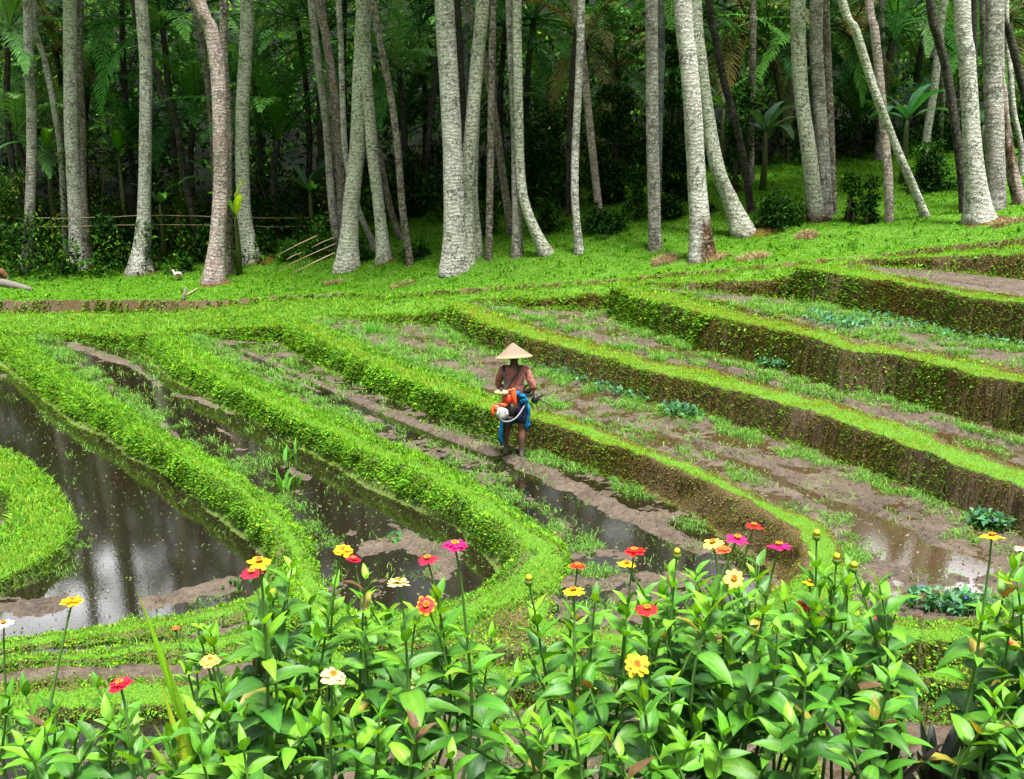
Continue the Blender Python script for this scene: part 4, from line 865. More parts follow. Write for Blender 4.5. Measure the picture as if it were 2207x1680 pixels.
for ti, (path, w, fw, bark, Y, label, mound) in enumerate(TREES):
    u0, v0 = path[0]
    if Y is None:
        b = ground_hit(u0, v0); Y = b[1]
    pts = [at_y(u, v, Y) for u, v in path]
    gz = float(floor_z(np.array([pts[0][0]]), np.array([Y]))[0])
    if pts[0][2] > gz:                       # the foot is hidden in the photo: carry it down to the soil
        d = pts[0] - pts[1]; d = d / abs(d[2]); pts.insert(0, pts[0] + d * (pts[0][2] - gz) * np.array((.6, 0, 1)))
    top = pts[-1]
    broken = mound == 9
    if not broken:
        d = unit(pts[-1] - pts[-2]); H = RG.uniform(11.5, 16) + (1.0 if w > 20 else 0)
        d = unit(d * np.array((.8, 1, 1)) + np.array((0, 0, .3)))
        for q in (.35, .7, 1.0): pts.append(top + d * (H + .0 - (top[2] - gz) * .35) * q + np.array((.25 * q * q * RG.normal(), .3 * q * q * RG.normal(), 0)))
    base = np.array((pts[0][0], Y, gz)); pts = np.array(pts); pts[:, 1] += RG.normal(0, .05, len(pts)); pts[0] = base - (0, 0, .12)
    C = catmull(pts, 22); k = len(C)
    dep = Y * CP - (2.0 - CAMZ) * SP
    r1 = 1.12 * w / F * dep / 2; r0 = fw / F * dep / 2
    s = np.concatenate([[0], np.cumsum(np.linalg.norm(np.diff(C, axis=0), axis=1))])
    # close rings: leaf scars as small steps
    ns = int(s[-1] / .085); ss = np.linspace(0, s[-1], ns); Cc = np.stack([np.interp(ss, s, C[:, q]) for q in range(3)], 1) - base
    rad = r1 * (1.06 - .22 * ss / ss[-1]) + (r0 - r1) * np.exp(-np.maximum(ss - .14, 0) / (.26 + r0 * .9))
    rad = rad * (1 + .02 * (np.arange(ns) % 2)) * (1 + .05 * fbm(ss * 1.3, ss * 0 + ti, 3, ti))
    m = 18; th = np.linspace(0, 2 * np.pi, m, endpoint=False)
    rr = rad[:, None] * (1 + .10 * fbm(np.cos(th)[None] * 1.4 + ti * 7 + 0 * ss[:, None], np.sin(th)[None] * 1.4 + ss[:, None] * 1.6, 3, 3) + .05 * fbm(np.cos(th)[None] * 5 + ti, np.sin(th)[None] * 5 + ss[:, None] * 9, 2, 8))
    foot = np.exp(-ss / .45)[:, None]; rr = rr * (1 + foot * .34 * fbm(np.cos(th)[None] * 2.5 + ti, np.sin(th)[None] * 2.5 + 0 * ss[:, None], 2, 21))
    V = np.stack([Cc[:, 0:1] + rr * np.cos(th), Cc[:, 1:2] + rr * np.sin(th), Cc[:, 2:3] + 0 * rr], -1).reshape(-1, 3)
    rot = np.clip(1.25 - ss / .42, 0, 1)[:, None] * (.95 if mound in (1, 2, 4) else .55) * (.5 + fbm(np.cos(th)[None] * 2 + ti, np.sin(th)[None] * 2 + ss[:, None] * 3, 3, 41) * 2)
    if mound == 3:
        ang = np.cos(th - math.radians(-38))[None]; rot = np.maximum(rot, np.clip((ang - .35 + .15 * (1 - ss[:, None])) * 3 + fbm(np.cos(th)[None] * 2, ss[:, None] * 4, 3, 77) * 1.5, 0, 1) * np.clip((1.25 - ss[:, None]) * 3, 0, 1))
    if mound == 5: rot = np.clip(fbm(np.cos(th)[None] * 2, ss[:, None] * 2.2, 3, 78) * 5 + .35, 0, 1) * np.clip((2.6 - ss[:, None]) * 2, 0, 1)
    if mound == 4: rot = np.maximum(rot, np.clip(1.4 - ss[:, None] / .4, 0, 1))
    rot = np.clip(rot, 0, 1)
    cols = np.repeat(rot.reshape(-1, 1), 3, 1)
    root = empty('coconut_palm' if not broken else 'dead_palm_stem', base)
    tag(root, label, 'palm tree', 'coconut palms along the paddies')
    V2 = np.vstack([V, Cc[-1:]]); q = grid_faces(ns, m, True); j = np.arange(m)
    cap = np.stack([(ns - 1) * m + j, (ns - 1) * m + (j + 1) % m, np.full(m, ns * m)], 1)
    me = mesh_np('trunk', V2, [q, cap], np.vstack([cols, cols[-1:]])); link('trunk', me, TM[bark], root)
    if not broken:
        cr = link('crown', CROWNS[ti % 3], M_DARKLEAF, root); cr.location = Cc[-1]; cr.rotation_euler = (RG.normal(0, .12), RG.normal(0, .12), RG.uniform(0, 6.28)); sc = RG.uniform(.85, 1.1) * (.72 if u0 > 1480 else 1); cr.scale = (sc, sc, sc)
    if mound in (1, 2, 3, 4):
        mm = mound_mesh(base + (r0 * (.9 if mound == 2 else .15), -.05, 0), r0 * (1.5 if mound == 2 else 1.3), .10 if mound != 2 else .14, mound)
        for i_ in range(len(mm.v)): mm.v[i_] = mm.v[i_] - base
        mm.build('root_mound', {1: M_MOUND, 2: M_MOUND2, 3: M_MOUND, 4: M_MOUND3}[mound], root)
    if mound == 3:
        h = .62; i = int(h / ss[-1] * ns); wb = MB(); a2 = np.linspace(0, 2 * np.pi, 40); rw = rad[i] * 1.12
        wb.tube(np.stack([Cc[i, 0] + rw * np.cos(a2), Cc[i, 1] + rw * np.sin(a2), Cc[i, 2] + .03 * np.sin(a2 * 2 + 1)], 1), .008, 5, (1, 1, 1), False); wb.build('wire', plain('wire', (.12, .11, .10)), root)
# ------------------------------------------------------------------ forest behind the trunks
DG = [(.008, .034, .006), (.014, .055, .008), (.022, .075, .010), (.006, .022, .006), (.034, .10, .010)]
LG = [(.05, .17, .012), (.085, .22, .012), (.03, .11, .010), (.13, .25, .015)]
def clumpcloud(n, centers, radii, L0, L1, cols, jit=.25, hollow=.75, wfac=.5):
    k = RG.integers(0, len(centers), n); d = unit(RG.normal(0, 1, (n, 3)))
    q = RG.random(n) ** (1 - hollow * .7)
    p = centers[k] + d * (radii[k] * q)[:, None]
    nn = unit(d + np.array((0, 0, .6)))
    L = R_(n, L0, L1)
    return leafcards(p, nn, L, L * wfac * R_(n, .8, 1.2), palette(n, cols, jit), .5, .15)
# the far mass of leaves: one thing nobody could count
parts = []
cx = []; cr = []
for k in range(1500):
    y = 37.5 + 24 * RG.random() ** 1.3; x = RG.uniform(-.75, .75) * y
    h = RG.random() ** .8 * (4.6 + .10 * (y - 37)); z = float(forest_z(x, y)) + h
    cx.append((x, y, z)); cr.append(RG.uniform(.7, 1.7))
cx = np.array(cx); cr = np.array(cr)
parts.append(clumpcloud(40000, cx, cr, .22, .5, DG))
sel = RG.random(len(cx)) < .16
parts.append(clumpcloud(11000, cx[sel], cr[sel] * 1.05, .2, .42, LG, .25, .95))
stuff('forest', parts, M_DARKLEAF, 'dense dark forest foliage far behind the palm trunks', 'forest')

def bush(u, v, Y, ru, rv, n, cols, label, L=(.07, .15), name='bush', stems=4, group='bushes at the forest edge', lolli=False):
    c = at_y(u, v, Y); rx = ru / F * Y; rz = rv / F * Y
    gz = float(floor_z(np.array([c[0]]), np.array([Y]))[0]); base = np.array((c[0], Y, gz))
    root = empty(name, base); tag(root, label, 'bush', group)
    m = 26; cc = RG.normal(0, 1, (m, 3)); cc = unit(cc) * (RG.random((m, 1)) ** .4) * RG.uniform(.7, 1.35, (m, 1))
    cc = cc * np.array((rx, min(rx, 1.4) * .9, rz)) * .8 + (c - base)
    if not lolli:
        top = c[2] - gz + rz; k_ = RG.random(m) ** 1.3; cc[:, 2] = k_ * top * RG.uniform(.75, 1.1, m); cc[:, :2] = (cc[:, :2]) * (1.25 - .6 * k_)[:, None]
    cc[:, 2] = np.maximum(cc[:, 2], .05)
    V, f, C = clumpcloud(int(n * .8), cc, RG.uniform(.18, .5, m) * min(rx, rz) + .07, L[0], L[1], cols)
    low = V[:, 2] < -.02; V[low, 2] = -.02
    link('leaves', mesh_np('leaves', V, f, C), M_DARKLEAF, root)
    mb = MB()
    for k in range(stems):
        t = cc[k % m]; a = np.array((RG.normal(0, .12) * rx, RG.normal(0, .1), -.05))
        mb.tube(np.stack([a, a * .5 + t * .45 + (0, 0, .15), t]), np.array((.035, .025, .012)), 5, (.10, .085, .06))
    mb.build('stem', M_STEMWOOD, root)
    return root
M_STEMWOOD = plain('bush_wood', (.11, .09, .065), .9, .2, .4, 12)
BL = [(.06, .15, .015), (.11, .18, .02), (.15, .20, .03), (.04, .11, .012)]
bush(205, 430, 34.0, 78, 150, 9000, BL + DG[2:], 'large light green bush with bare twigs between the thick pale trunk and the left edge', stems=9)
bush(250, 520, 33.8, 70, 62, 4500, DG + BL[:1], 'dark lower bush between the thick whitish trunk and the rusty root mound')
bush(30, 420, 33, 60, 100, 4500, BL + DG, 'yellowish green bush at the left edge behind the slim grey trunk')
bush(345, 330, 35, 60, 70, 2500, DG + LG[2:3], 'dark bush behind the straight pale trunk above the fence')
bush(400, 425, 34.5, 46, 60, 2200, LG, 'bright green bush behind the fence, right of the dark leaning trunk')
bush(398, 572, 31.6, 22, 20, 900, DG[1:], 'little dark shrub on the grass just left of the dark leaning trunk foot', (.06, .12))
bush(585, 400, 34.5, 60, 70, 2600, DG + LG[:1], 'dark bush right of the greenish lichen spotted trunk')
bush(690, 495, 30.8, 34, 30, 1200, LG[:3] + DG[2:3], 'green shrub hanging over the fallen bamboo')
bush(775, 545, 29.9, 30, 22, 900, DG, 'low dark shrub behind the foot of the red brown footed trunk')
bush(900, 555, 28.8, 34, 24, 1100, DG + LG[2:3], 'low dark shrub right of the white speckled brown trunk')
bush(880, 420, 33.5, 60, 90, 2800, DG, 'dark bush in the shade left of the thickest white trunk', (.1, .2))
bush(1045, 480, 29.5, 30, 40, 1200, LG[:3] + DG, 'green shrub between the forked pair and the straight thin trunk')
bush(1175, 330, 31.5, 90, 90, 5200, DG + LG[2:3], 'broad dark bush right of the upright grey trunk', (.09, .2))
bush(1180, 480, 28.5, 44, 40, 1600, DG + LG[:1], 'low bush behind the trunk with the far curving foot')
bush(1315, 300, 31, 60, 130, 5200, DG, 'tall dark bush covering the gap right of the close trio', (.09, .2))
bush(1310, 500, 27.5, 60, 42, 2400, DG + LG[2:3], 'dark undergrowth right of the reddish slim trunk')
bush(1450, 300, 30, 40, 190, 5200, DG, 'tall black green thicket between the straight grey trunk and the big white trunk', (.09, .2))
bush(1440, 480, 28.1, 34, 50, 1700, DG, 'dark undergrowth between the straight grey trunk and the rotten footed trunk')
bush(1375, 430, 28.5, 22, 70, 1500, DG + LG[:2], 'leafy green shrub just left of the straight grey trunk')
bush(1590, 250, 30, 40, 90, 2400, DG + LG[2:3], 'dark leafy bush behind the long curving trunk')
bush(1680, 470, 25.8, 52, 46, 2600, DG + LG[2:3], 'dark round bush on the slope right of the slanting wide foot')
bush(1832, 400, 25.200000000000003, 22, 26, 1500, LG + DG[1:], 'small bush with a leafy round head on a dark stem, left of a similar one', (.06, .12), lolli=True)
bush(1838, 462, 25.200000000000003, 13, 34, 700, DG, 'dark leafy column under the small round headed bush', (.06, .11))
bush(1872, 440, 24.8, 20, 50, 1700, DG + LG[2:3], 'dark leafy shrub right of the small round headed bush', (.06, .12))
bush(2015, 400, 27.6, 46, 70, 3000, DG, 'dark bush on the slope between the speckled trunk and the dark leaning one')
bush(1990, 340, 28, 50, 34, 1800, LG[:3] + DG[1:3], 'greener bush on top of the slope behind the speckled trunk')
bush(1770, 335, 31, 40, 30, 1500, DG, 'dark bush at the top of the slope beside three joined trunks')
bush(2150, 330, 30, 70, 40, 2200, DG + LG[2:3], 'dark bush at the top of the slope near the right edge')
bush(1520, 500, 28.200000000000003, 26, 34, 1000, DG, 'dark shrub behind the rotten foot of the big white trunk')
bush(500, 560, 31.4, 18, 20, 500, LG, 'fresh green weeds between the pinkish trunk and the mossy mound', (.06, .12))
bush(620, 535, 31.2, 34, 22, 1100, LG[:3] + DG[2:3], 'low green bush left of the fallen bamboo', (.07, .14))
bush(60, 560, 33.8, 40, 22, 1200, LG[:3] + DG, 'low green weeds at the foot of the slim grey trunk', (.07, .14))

cx = []; cr = []
for k in range(420):
    u = RG.uniform(-60, 2270); left = u < 1260
    Y = RG.uniform(31.5, 37) if left else RG.uniform(34.5, 38)
    x = (u - CU) / F * Y * 1.03; z = float(floor_z(np.array([x]), np.array([Y]))[0]); cx.append((x, Y, z + RG.random() ** 1.5 * (1.5 if left else 1.1))); cr.append(RG.uniform(.25, .7))
cx = np.array(cx); cr = np.array(cr); half = RG.random(len(cx)) < .45
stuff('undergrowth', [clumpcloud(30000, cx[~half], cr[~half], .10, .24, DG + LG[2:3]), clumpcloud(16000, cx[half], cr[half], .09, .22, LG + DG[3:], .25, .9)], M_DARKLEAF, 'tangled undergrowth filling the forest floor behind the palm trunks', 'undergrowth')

# ------------------------------------------------------------------ palms deeper in the forest
def low_palm_mesh(name, nf, L, e0, e1, cols, seed, ll=.6):
    mb = MB()
    for k in range(nf):
        lev = k / nf; el = math.radians(e0 + (e1 - e0) * lev + RG.uniform(-6, 6))
        frond(mb, (0, 0, 0), k * 2.39996 + RG.uniform(-.3, .3), el, L * RG.uniform(.8, 1.1), math.radians(RG.uniform(50, 90)), 36, ll, cols[k % len(cols)], .05)
    return mb.mesh(name)
PC1 = [(.035, .15, .02), (.07, .21, .03), (.016, .07, .014)]; PC2 = [(.13, .32, .09), (.19, .38, .13), (.06, .22, .04)]; PC3 = [(.20, .16, .05), (.06, .12, .03), (.04, .11, .03), (.13, .14, .05)]
LP = {'dark': low_palm_mesh('fronds', 17, 4.2, 80, -25, PC1, 1), 'pale': low_palm_mesh('fronds', 15, 3.6, 80, -15, PC2, 2), 'dry': low_palm_mesh('fronds', 16, 3.8, 70, -50, PC3, 3), 'rosette': low_palm_mesh('fronds', 15, 3.6, 86, 25, PC1 + PC2[2:], 4)}
def forest_palm(u, v, Y, kind, sc, label, low=False):
    c = at_y(u, v, Y); gz = float(floor_z(np.array([c[0]]), np.array([Y]))[0]) if Y < 40 else float(forest_z(c[0], Y))
    base = np.array((c[0], Y, gz)); root = empty('forest_palm', base); tag(root, label, 'palm tree', 'palms deeper in the forest')
    h = max(c[2] - gz, .1)
    mb = MB(); n = 14; t = np.linspace(0, 1, n); bend = RG.normal(0, .25)
    mb.tube(np.stack([bend * np.sin(t * np.pi) * min(h, 4) * .3, 0 * t, -.1 + (h + .1) * t], 1), .12 - .03 * t, 9, (0, 0, 0)); mb.build('trunk', TM['dark'], root)
    f = link('fronds', LP[kind], M_DARKLEAF, root); f.location = (0, 0, h); f.rotation_euler = (0, 0, RG.uniform(0, 6.28)); f.scale = (sc,) * 3
FP = [(20, 60, 34.75, 'pale', 1.15, 'pale palm head at the top left corner'), (35, 290, 35, 'pale', 1.0, 'grey green palm fan low behind the slim grey leftmost trunk'), (120, 110, 36, 'dry', .9, 'brownish palm head between the leftmost trunk and the thick pale pair'),
      (262, -30, 36.0, 'dark', 1.26, 'black green palm head hanging between the thick pale pair and the straight pale trunk'), (350, 60, 34.75, 'dark', 1.15, 'dark palm head behind the straight pale trunk'), (300, 330, 35, 'rosette', .8, 'dark short palm below, behind the straight pale trunk'),
      (420, 240, 35, 'dark', .9, 'dark palm left of the pinkish trunk top'), (600, 300, 33.5, 'rosette', 1.15, 'large dark feathery palm filling the gap right of the lichen spotted trunk'), (640, 40, 36, 'pale', 1.0, 'lighter palm head high right of the lichen spotted trunk'), (690, 90, 34, 'dark', .9, 'dark palm head behind the three slender trunks'),
      (745, -40, 36.25, 'dark', 1.15, 'hanging dark fronds above the bulky lichened trunk'), (860, 150, 34.5, 'pale', .95, 'green palm head between the brown slender trunk and the thickest white trunk'), (905, 60, 37, 'dark', 1.0, 'dark palm head high left of the thickest white trunk'), (875, 290, 36, 'rosette', .9, 'feathery palm low left of the thickest white trunk'),
      (1010, 250, 36, 'dark', .9, 'dark palm behind the forked pair'), (1090, 60, 35, 'dark', 1.0, 'dark palm head right of the thin bluish trunk'), (1190, 235, 36, 'pale', .9, 'pale grey green palm fan above the broad dark bush'), (1150, 40, 34.75, 'dark', 1.15, 'dark palm head right of the upright grey trunk top'), (1265, 90, 34, 'dry', .9, 'palm head with dry brown fronds above the close trio'),
      (1330, 140, 35, 'dry', .9, 'palm head with rusty fronds left of the straight grey trunk'), (1490, 60, 35, 'dark', 1.0, 'dark palm head right of the straight grey trunk'), (1440, -30, 35.75, 'dark', 1.15, 'dark fronds hanging above the thicket'), (1610, 40, 35.75, 'dry', 1.15, 'palm head with hanging straw coloured fronds right of the curving trunk'), (1660, 120, 35, 'dark', 1.0, 'dark palm head above the banana leaves'),
      (1770, 60, 34.75, 'dark', 1.03, 'dark palm head behind the three joined trunks'), (1830, 70, 35.75, 'dry', 1.15, 'palm head with yellow brown fronds beside the slanting trunk'), (1850, 260, 34.75, 'rosette', 0.92, 'short dark palm on top of the slope'), (1930, 60, 34, 'dark', 1.0, 'dark palm head above the upright slim pink trunk'), (2010, 10, 35.75, 'pale', 1.03, 'palm head with pale hanging fronds above the speckled trunk'),
      (2090, 140, 34, 'dark', 1.0, 'dark palm head left of the big white trunk near the right edge'), (2180, 40, 36.25, 'dry', 1.03, 'palm head with dull fronds in the top right corner'), (540, 120, 37, 'pale', 1.0, 'lighter palm head behind the lichen spotted trunk top'), (190, 200, 37, 'dark', .9, 'dark palm behind the thick pale pair')]
for a in FP: forest_palm(*a)

# ------------------------------------------------------------------ banana plants
def banana_leaf(mb, az, el, L, W, droop, col):
    n = 12; t = np.linspace(0, 1, n); e = el - droop * t ** 1.5; h = np.array((math.cos(az), math.sin(az), 0)); up = np.array((0, 0, 1.0))
    pts = [np.zeros(3)]
    for k in range(n - 1): pts.append(pts[-1] + L / (n - 1) * (h * math.cos(e[k]) + up * math.sin(e[k])))
    pts = np.array(pts); s = np.cross(h, up); w = W * np.where(t < .16, .04, np.sin(np.clip((t - .14) / .86, 0, 1) ** .75 * np.pi) ** .6 + .02) * .5
    T = unit(np.gradient(pts, axis=0)); nn = np.cross(s, T)
    rows = [pts + s * (w * q)[:, None] - nn * (w * abs(q) * .0)[:, None] + nn * (w * (.28 * abs(q)))[:, None] for q in (-1, -.5, 0, .5, 1)]
    V = np.stack(rows, 1).reshape(-1, 3); V += RG.normal(0, .012, V.shape)
    c = np.clip(np.array(col) * (1 + RG.normal(0, .1, (len(V), 1))), 0, 1); c.reshape(n, 5, 3)[:, 2] *= 1.4
    mb.add(V, [grid_faces(n, 5)], c)
def banana(u, v, Y, n, L, cols, label, e0=66):
    c = at_y(u, v, Y); gz = float(floor_z(np.array([c[0]]), np.array([Y]))[0]); base = np.array((c[0], Y, gz)); h = max(c[2] - gz, .15)
    root = empty('banana_plant', base); tag(root, label, 'banana plant', 'banana plants in the forest')
    mb = MB(); mb.tube(np.array([(0, 0, -.05), (0.02, 0, h * .5), (0, 0, h)]), np.array((.10, .08, .05)), 9, (.10, .13, .03)); mb.build('stem', M_LEAF, root)
    mb = MB()
    for k in range(n): banana_leaf(mb, k * 2.4 + RG.uniform(-.3, .3) + .5, math.radians(e0 - 50 * k / n), L * RG.uniform(.8, 1.25), L * .21, math.radians(RG.uniform(40, 95)), cols[k % len(cols)])
    lv = mb.build('leaves', M_LEAF, root); lv.location = (0, 0, h)
BG = [(.06, .20, .02), (.04, .13, .03), (.09, .24, .02)]; BD = [(.03, .10, .03), (.05, .13, .05), (.02, .07, .02)]
banana(668, 415, 32.5, 8, 1.5, BD + BG[:1], 'banana plant with dull blue green leaves right of the lichen spotted trunk')
banana(508, 470, 30.3, 3, 1.1, [(.26, .42, .02), (.12, .3, .02)], 'yellow green banana shoot between the pinkish and the lichen spotted trunks', 88)
banana(100, 330, 34, 6, 1.6, BG, 'bright banana leaves behind the slim grey leftmost trunk')
banana(255, 330, 34, 6, 1.5, BG, 'bright banana leaves left of the straight pale trunk')
banana(465, 400, 33, 6, 1.6, BG + BD, 'banana plant with torn leaves left of the pinkish trunk')
banana(345, 440, 33.2, 4, 1.2, BG, 'banana shoot above the fence behind the straight pale trunk')
banana(1650, 285, 30, 8, 1.5, [(.06, .16, .08), (.05, .15, .04)], 'banana plant with pale spreading leaves on the slope left of three joined trunks')
banana(1560, 235, 31, 6, 1.5, BG[:2], 'banana leaves behind the curving trunk upper part')
banana(1955, 260, 29, 7, 1.5, [(.04, .19, .05), (.06, .15, .05)], 'banana plant with an upright bright leaf at the top of the slope')
banana(1760, 370, 27, 2, .7, [(.14, .34, .02)], 'small yellow green banana shoot left of three joined trunks', 88)
banana(1030, 320, 33, 5, 1.4, BD, 'dark banana plant between the forked pair')
banana(2120, 270, 31, 6, 1.3, BD, 'dark banana plant behind the big white trunk near the right edge')

# ------------------------------------------------------------------ bamboo fence, fallen bamboo, log, sticks, stump, straw, hen
M_BAMBOO = plain('bamboo', (.24, .18, .10), .55, .4, .3, 9, .2)
M_OLDWOOD = plain('old_wood', (.13, .115, .10), .85, .2, .5, 16, .6)
M_DARKWOOD = plain('rotten_wood', (.035, .022, .015), .95, .1, .5, 14, .6)
f0 = at_y(330, 510, 32.8); fr = empty('bamboo_fence', f0); tag(fr, 'bamboo fence of two thin rails on thin posts behind the left trunks', 'fence')
for v0, sag in ((468, 3), (487, 2)):
    us = np.linspace(-60, 735, 26); P = np.array([at_y(u, v0 + sag * math.sin(u * .013) + RG.normal(0, .6), 32.8 + .15 * math.sin(u * .01)) for u in us]) - f0
    mb = MB(); mb.tube(P, .016, 6); mb.build('rail', M_BAMBOO, fr)
for u in (28, 110, 235, 322, 385, 470, 560, 640, 720):
    a = at_y(u, 462, 32.85); g = float(floor_z(np.array([a[0]]), np.array([32.85]))[0])
    mb = MB(); mb.tube(np.array([a, (a[0] + RG.normal(0, .05), 32.85, g - .1)]) - f0, .026, 6); mb.build('post', M_DARKWOOD, fr)
r0_ = at_y(660, 585, 28.0); rk = empty('bamboo_rack', r0_); tag(rk, 'fallen bamboo rack with slanting poles and thin pegs left of the bulky lichened trunk', 'rack')
def dpole(a, b, Y, r, nm='pole', m=None):
    mb = MB(); A, B = at_y(*a, Y), at_y(*b, Y + .3); mb.tube(np.array([A, (A + B) / 2 + (0, 0, .02), B]) - r0_, r * .7, 6); mb.build(nm, m or M_BAMBOO, rk)
dpole((596, 552), (684, 508), 28.6, .022); dpole((607, 580), (722, 526), 28.0, .02); dpole((628, 592), (722, 545), 27.6, .024); dpole((618, 560), (650, 545), 28.4, .018); dpole((672, 534), (722, 512), 28.4, .018)
for k in range(15):
    t = k / 14; dpole((640 + 78 * t, 562 - 37 * t), (643 + 76 * t, 588 - 38 * t), 27.8, .008, 'peg', M_DARKWOOD)
def limb(name, pts, r, mat, label, cat, Y=None, group=None, part=None):
    P = np.array(pts); mb = MB(); n = 24; C = catmull(P, 8); rr = np.interp(np.linspace(0, 1, len(C)), np.linspace(0, 1, len(r)), r)
    rr = rr * (1 + .25 * fbm(np.arange(len(C)) * .6, np.zeros(len(C)) + P[0][0], 2, 3)); mb.tube(C - P[0], rr, 9)
    o = mb.build(name, mat); o.location = P[0]; return tag(o, label, cat, group)
gh = lambda u, v: ground_hit(u, v)
a, b = gh(2, 622), gh(68, 628)
lg = limb('fallen_log', [a + (-.6, 0, .10), a + (0, 0, .14), (a + b) / 2 + (0, 0, .10), b + (0, 0, .04)], (.17, .15, .12, .06), M_OLDWOOD, 'weathered grey split log lying on the grass at the left edge', 'log')
sb = gh(2, 606); limb('brown_stump', [sb + (-.25, 0, -.1), sb + (-.12, 0, .12), sb + (.02, 0, .26), sb + (.22, 0, .10)], (.22, .2, .14, .06), plain('stump_wood', (.13, .06, .03), .9, .2, .5, 12, .6), 'rotten brown stump behind the weathered log at the left edge', 'stump')
a, b = gh(396, 646), gh(402, 640)
limb('broken_stick', [a + (0, -.06, .0), a + (.03, 0, .16), a + (.05, .1, .30)], (.035, .04, .03), M_OLDWOOD, 'short steep broken stick leaning over the low earth step', 'stick')
limb('broken_stick', [b + (0, 0, .04), b + (.14, .08, .11), b + (.27, .12, .19)], (.03, .034, .03), M_BAMBOO, 'pale broken stick lying across a darker steep one', 'stick')
sb = gh(352, 564); limb('dark_stump', [sb + (-.1, 0, -.05), sb + (-.02, 0, .12), sb + (.06, 0, .30), sb + (.02, 0, .36)], (.17, .14, .12, .05), M_DARKWOOD, 'small black stump on the grass left of the little dark shrub', 'stump')
M_STRAW = leaf_material('straw', .2, .7, .1)
def straw(u, v, ru, rv, n, label, h=.12):
    c = gh(u, v); root_o = c; rx = ru / F * c[1]; ry = rv / F * c[1] * 5
    q = RG.random(n) ** .5; th = RG.random(n) * 6.283; x = c[0] + rx * q * np.cos(th); y = c[1] + ry * q * np.sin(th)
    z = floor_z(x, y) + h * (1 - q ** 2) * RG.random(n); P = np.stack([x, y, z], 1) - c
    V, f, C = blades(P, np.tile((0, 0, 1.0), (n, 1)), R_(n, .08, .22), R_(n, .006, .012), palette(n, [(.30, .22, .11), (.38, .29, .15), (.22, .15, .07)]), 2.4, .25, .9)
    mb = MB(); k, m = 7, 20; t2 = np.linspace(0, 6.283, m, endpoint=False); Vh = []
    for s in np.linspace(.01, 1, k):
        xx = c[0] + rx * s * np.cos(t2); yy = c[1] + ry * s * np.sin(t2); Vh.append(np.stack([xx, yy, floor_z(xx, yy) + h * .7 * (1 - s * s) - .01], 1) - c)
    Vh = np.vstack(Vh); hf = grid_faces(k, m, True)
    V2, f2, C2 = merge([(V, f, C), (Vh, [hf], np.tile((.17, .12, .06), (len(Vh), 1)))])
    o = link('straw_heap', mesh_np('straw_heap', V2, f2, C2), M_STRAW); o.location = c; tag(o, label, 'straw heap', 'straw heaps on the grass')
straw(1434, 567, 30, 5, 900, 'round straw heap left of the rotten footed white trunk'); straw(1622, 560, 36, 5, 900, 'spread straw heap right of the rotten footed white trunk'); straw(1738, 514, 22, 5, 700, 'straw heap below the dark root mound of three joined trunks'); straw(1545, 563, 30, 4, 500, 'loose straw around the rotten hollow foot', .07)
straw(870, 617, 28, 2, 300, 'thin strewn straw left of the thickest white trunk on the step edge', .04); straw(720, 613, 26, 2, 300, 'thin strewn straw below the bulky lichened trunk', .04); straw(2170, 486, 36, 4, 600, 'straw strewn at the right edge below the big white trunk mound', .06)
# hen
hb = gh(385, 605); hen = MB()
th = np.linspace(0, np.pi, 12); cx_ = np.cos(th)
hen.tube(np.stack([.13 * cx_, 0 * th, .17 + .03 * cx_ ** 2], 1), .085 * np.sin(th) ** .7 + .004, 10, (.55, .5, .44))
hen.tube(np.array([(-.09, 0, .19), (-.13, 0, .25), (-.145, 0, .295), (-.15, 0, .32)]), np.array((.05, .035, .03, .02)), 8, (.55, .5, .45))
hen.tube(np.array([(-.165, 0, .30), (-.195, 0, .29)]), np.array((.012, .002)), 6, (.5, .35, .08)); hen.tube(np.array([(-.13, 0, .325), (-.15, 0, .345), (-.17, 0, .33)]), np.array((.006, .012, .005)), 5, (.5, .03, .02))
hen.tube(np.array([(.10, 0, .2), (.17, 0, .25), (.21, 0, .30)]), np.array((.045, .03, .008)), 8, (.03, .02, .015))
hen.tube(np.array([(-.06, -.06, .2), (.03, -.08, .19), (.11, -.06, .2)]), np.array((.02, .045, .012)), 8, (.22, .1, .05)); hen.tube(np.array([(-.06, .06, .2), (.03, .08, .19), (.11, .06, .2)]), np.array((.02, .045, .012)), 8, (.22, .1, .05))
for s in (-.035, .035): hen.tube(np.array([(0, s, .11), (0.01, s, .05), (0, s, 0), (-.03, s, 0)]), .008, 5, (.45, .3, .08))
def vcol(name, rough=.7, spec=.3, var=.2):
    t = NT(name); c = t.attr().outputs['Color']; nz = t.noise(40, 3, .6, t.obj())
    return t.done(t.principled(t.mix(t.math('MULTIPLY', nz, var), c, (0, 0, 0)), rough, spec=spec))
M_PAINT = vcol('mixed_colours')
o = hen.build('hen', M_PAINT); o.location = hb; tag(o, 'white and brown hen pecking on the grass left of the big pinkish trunk', 'hen')

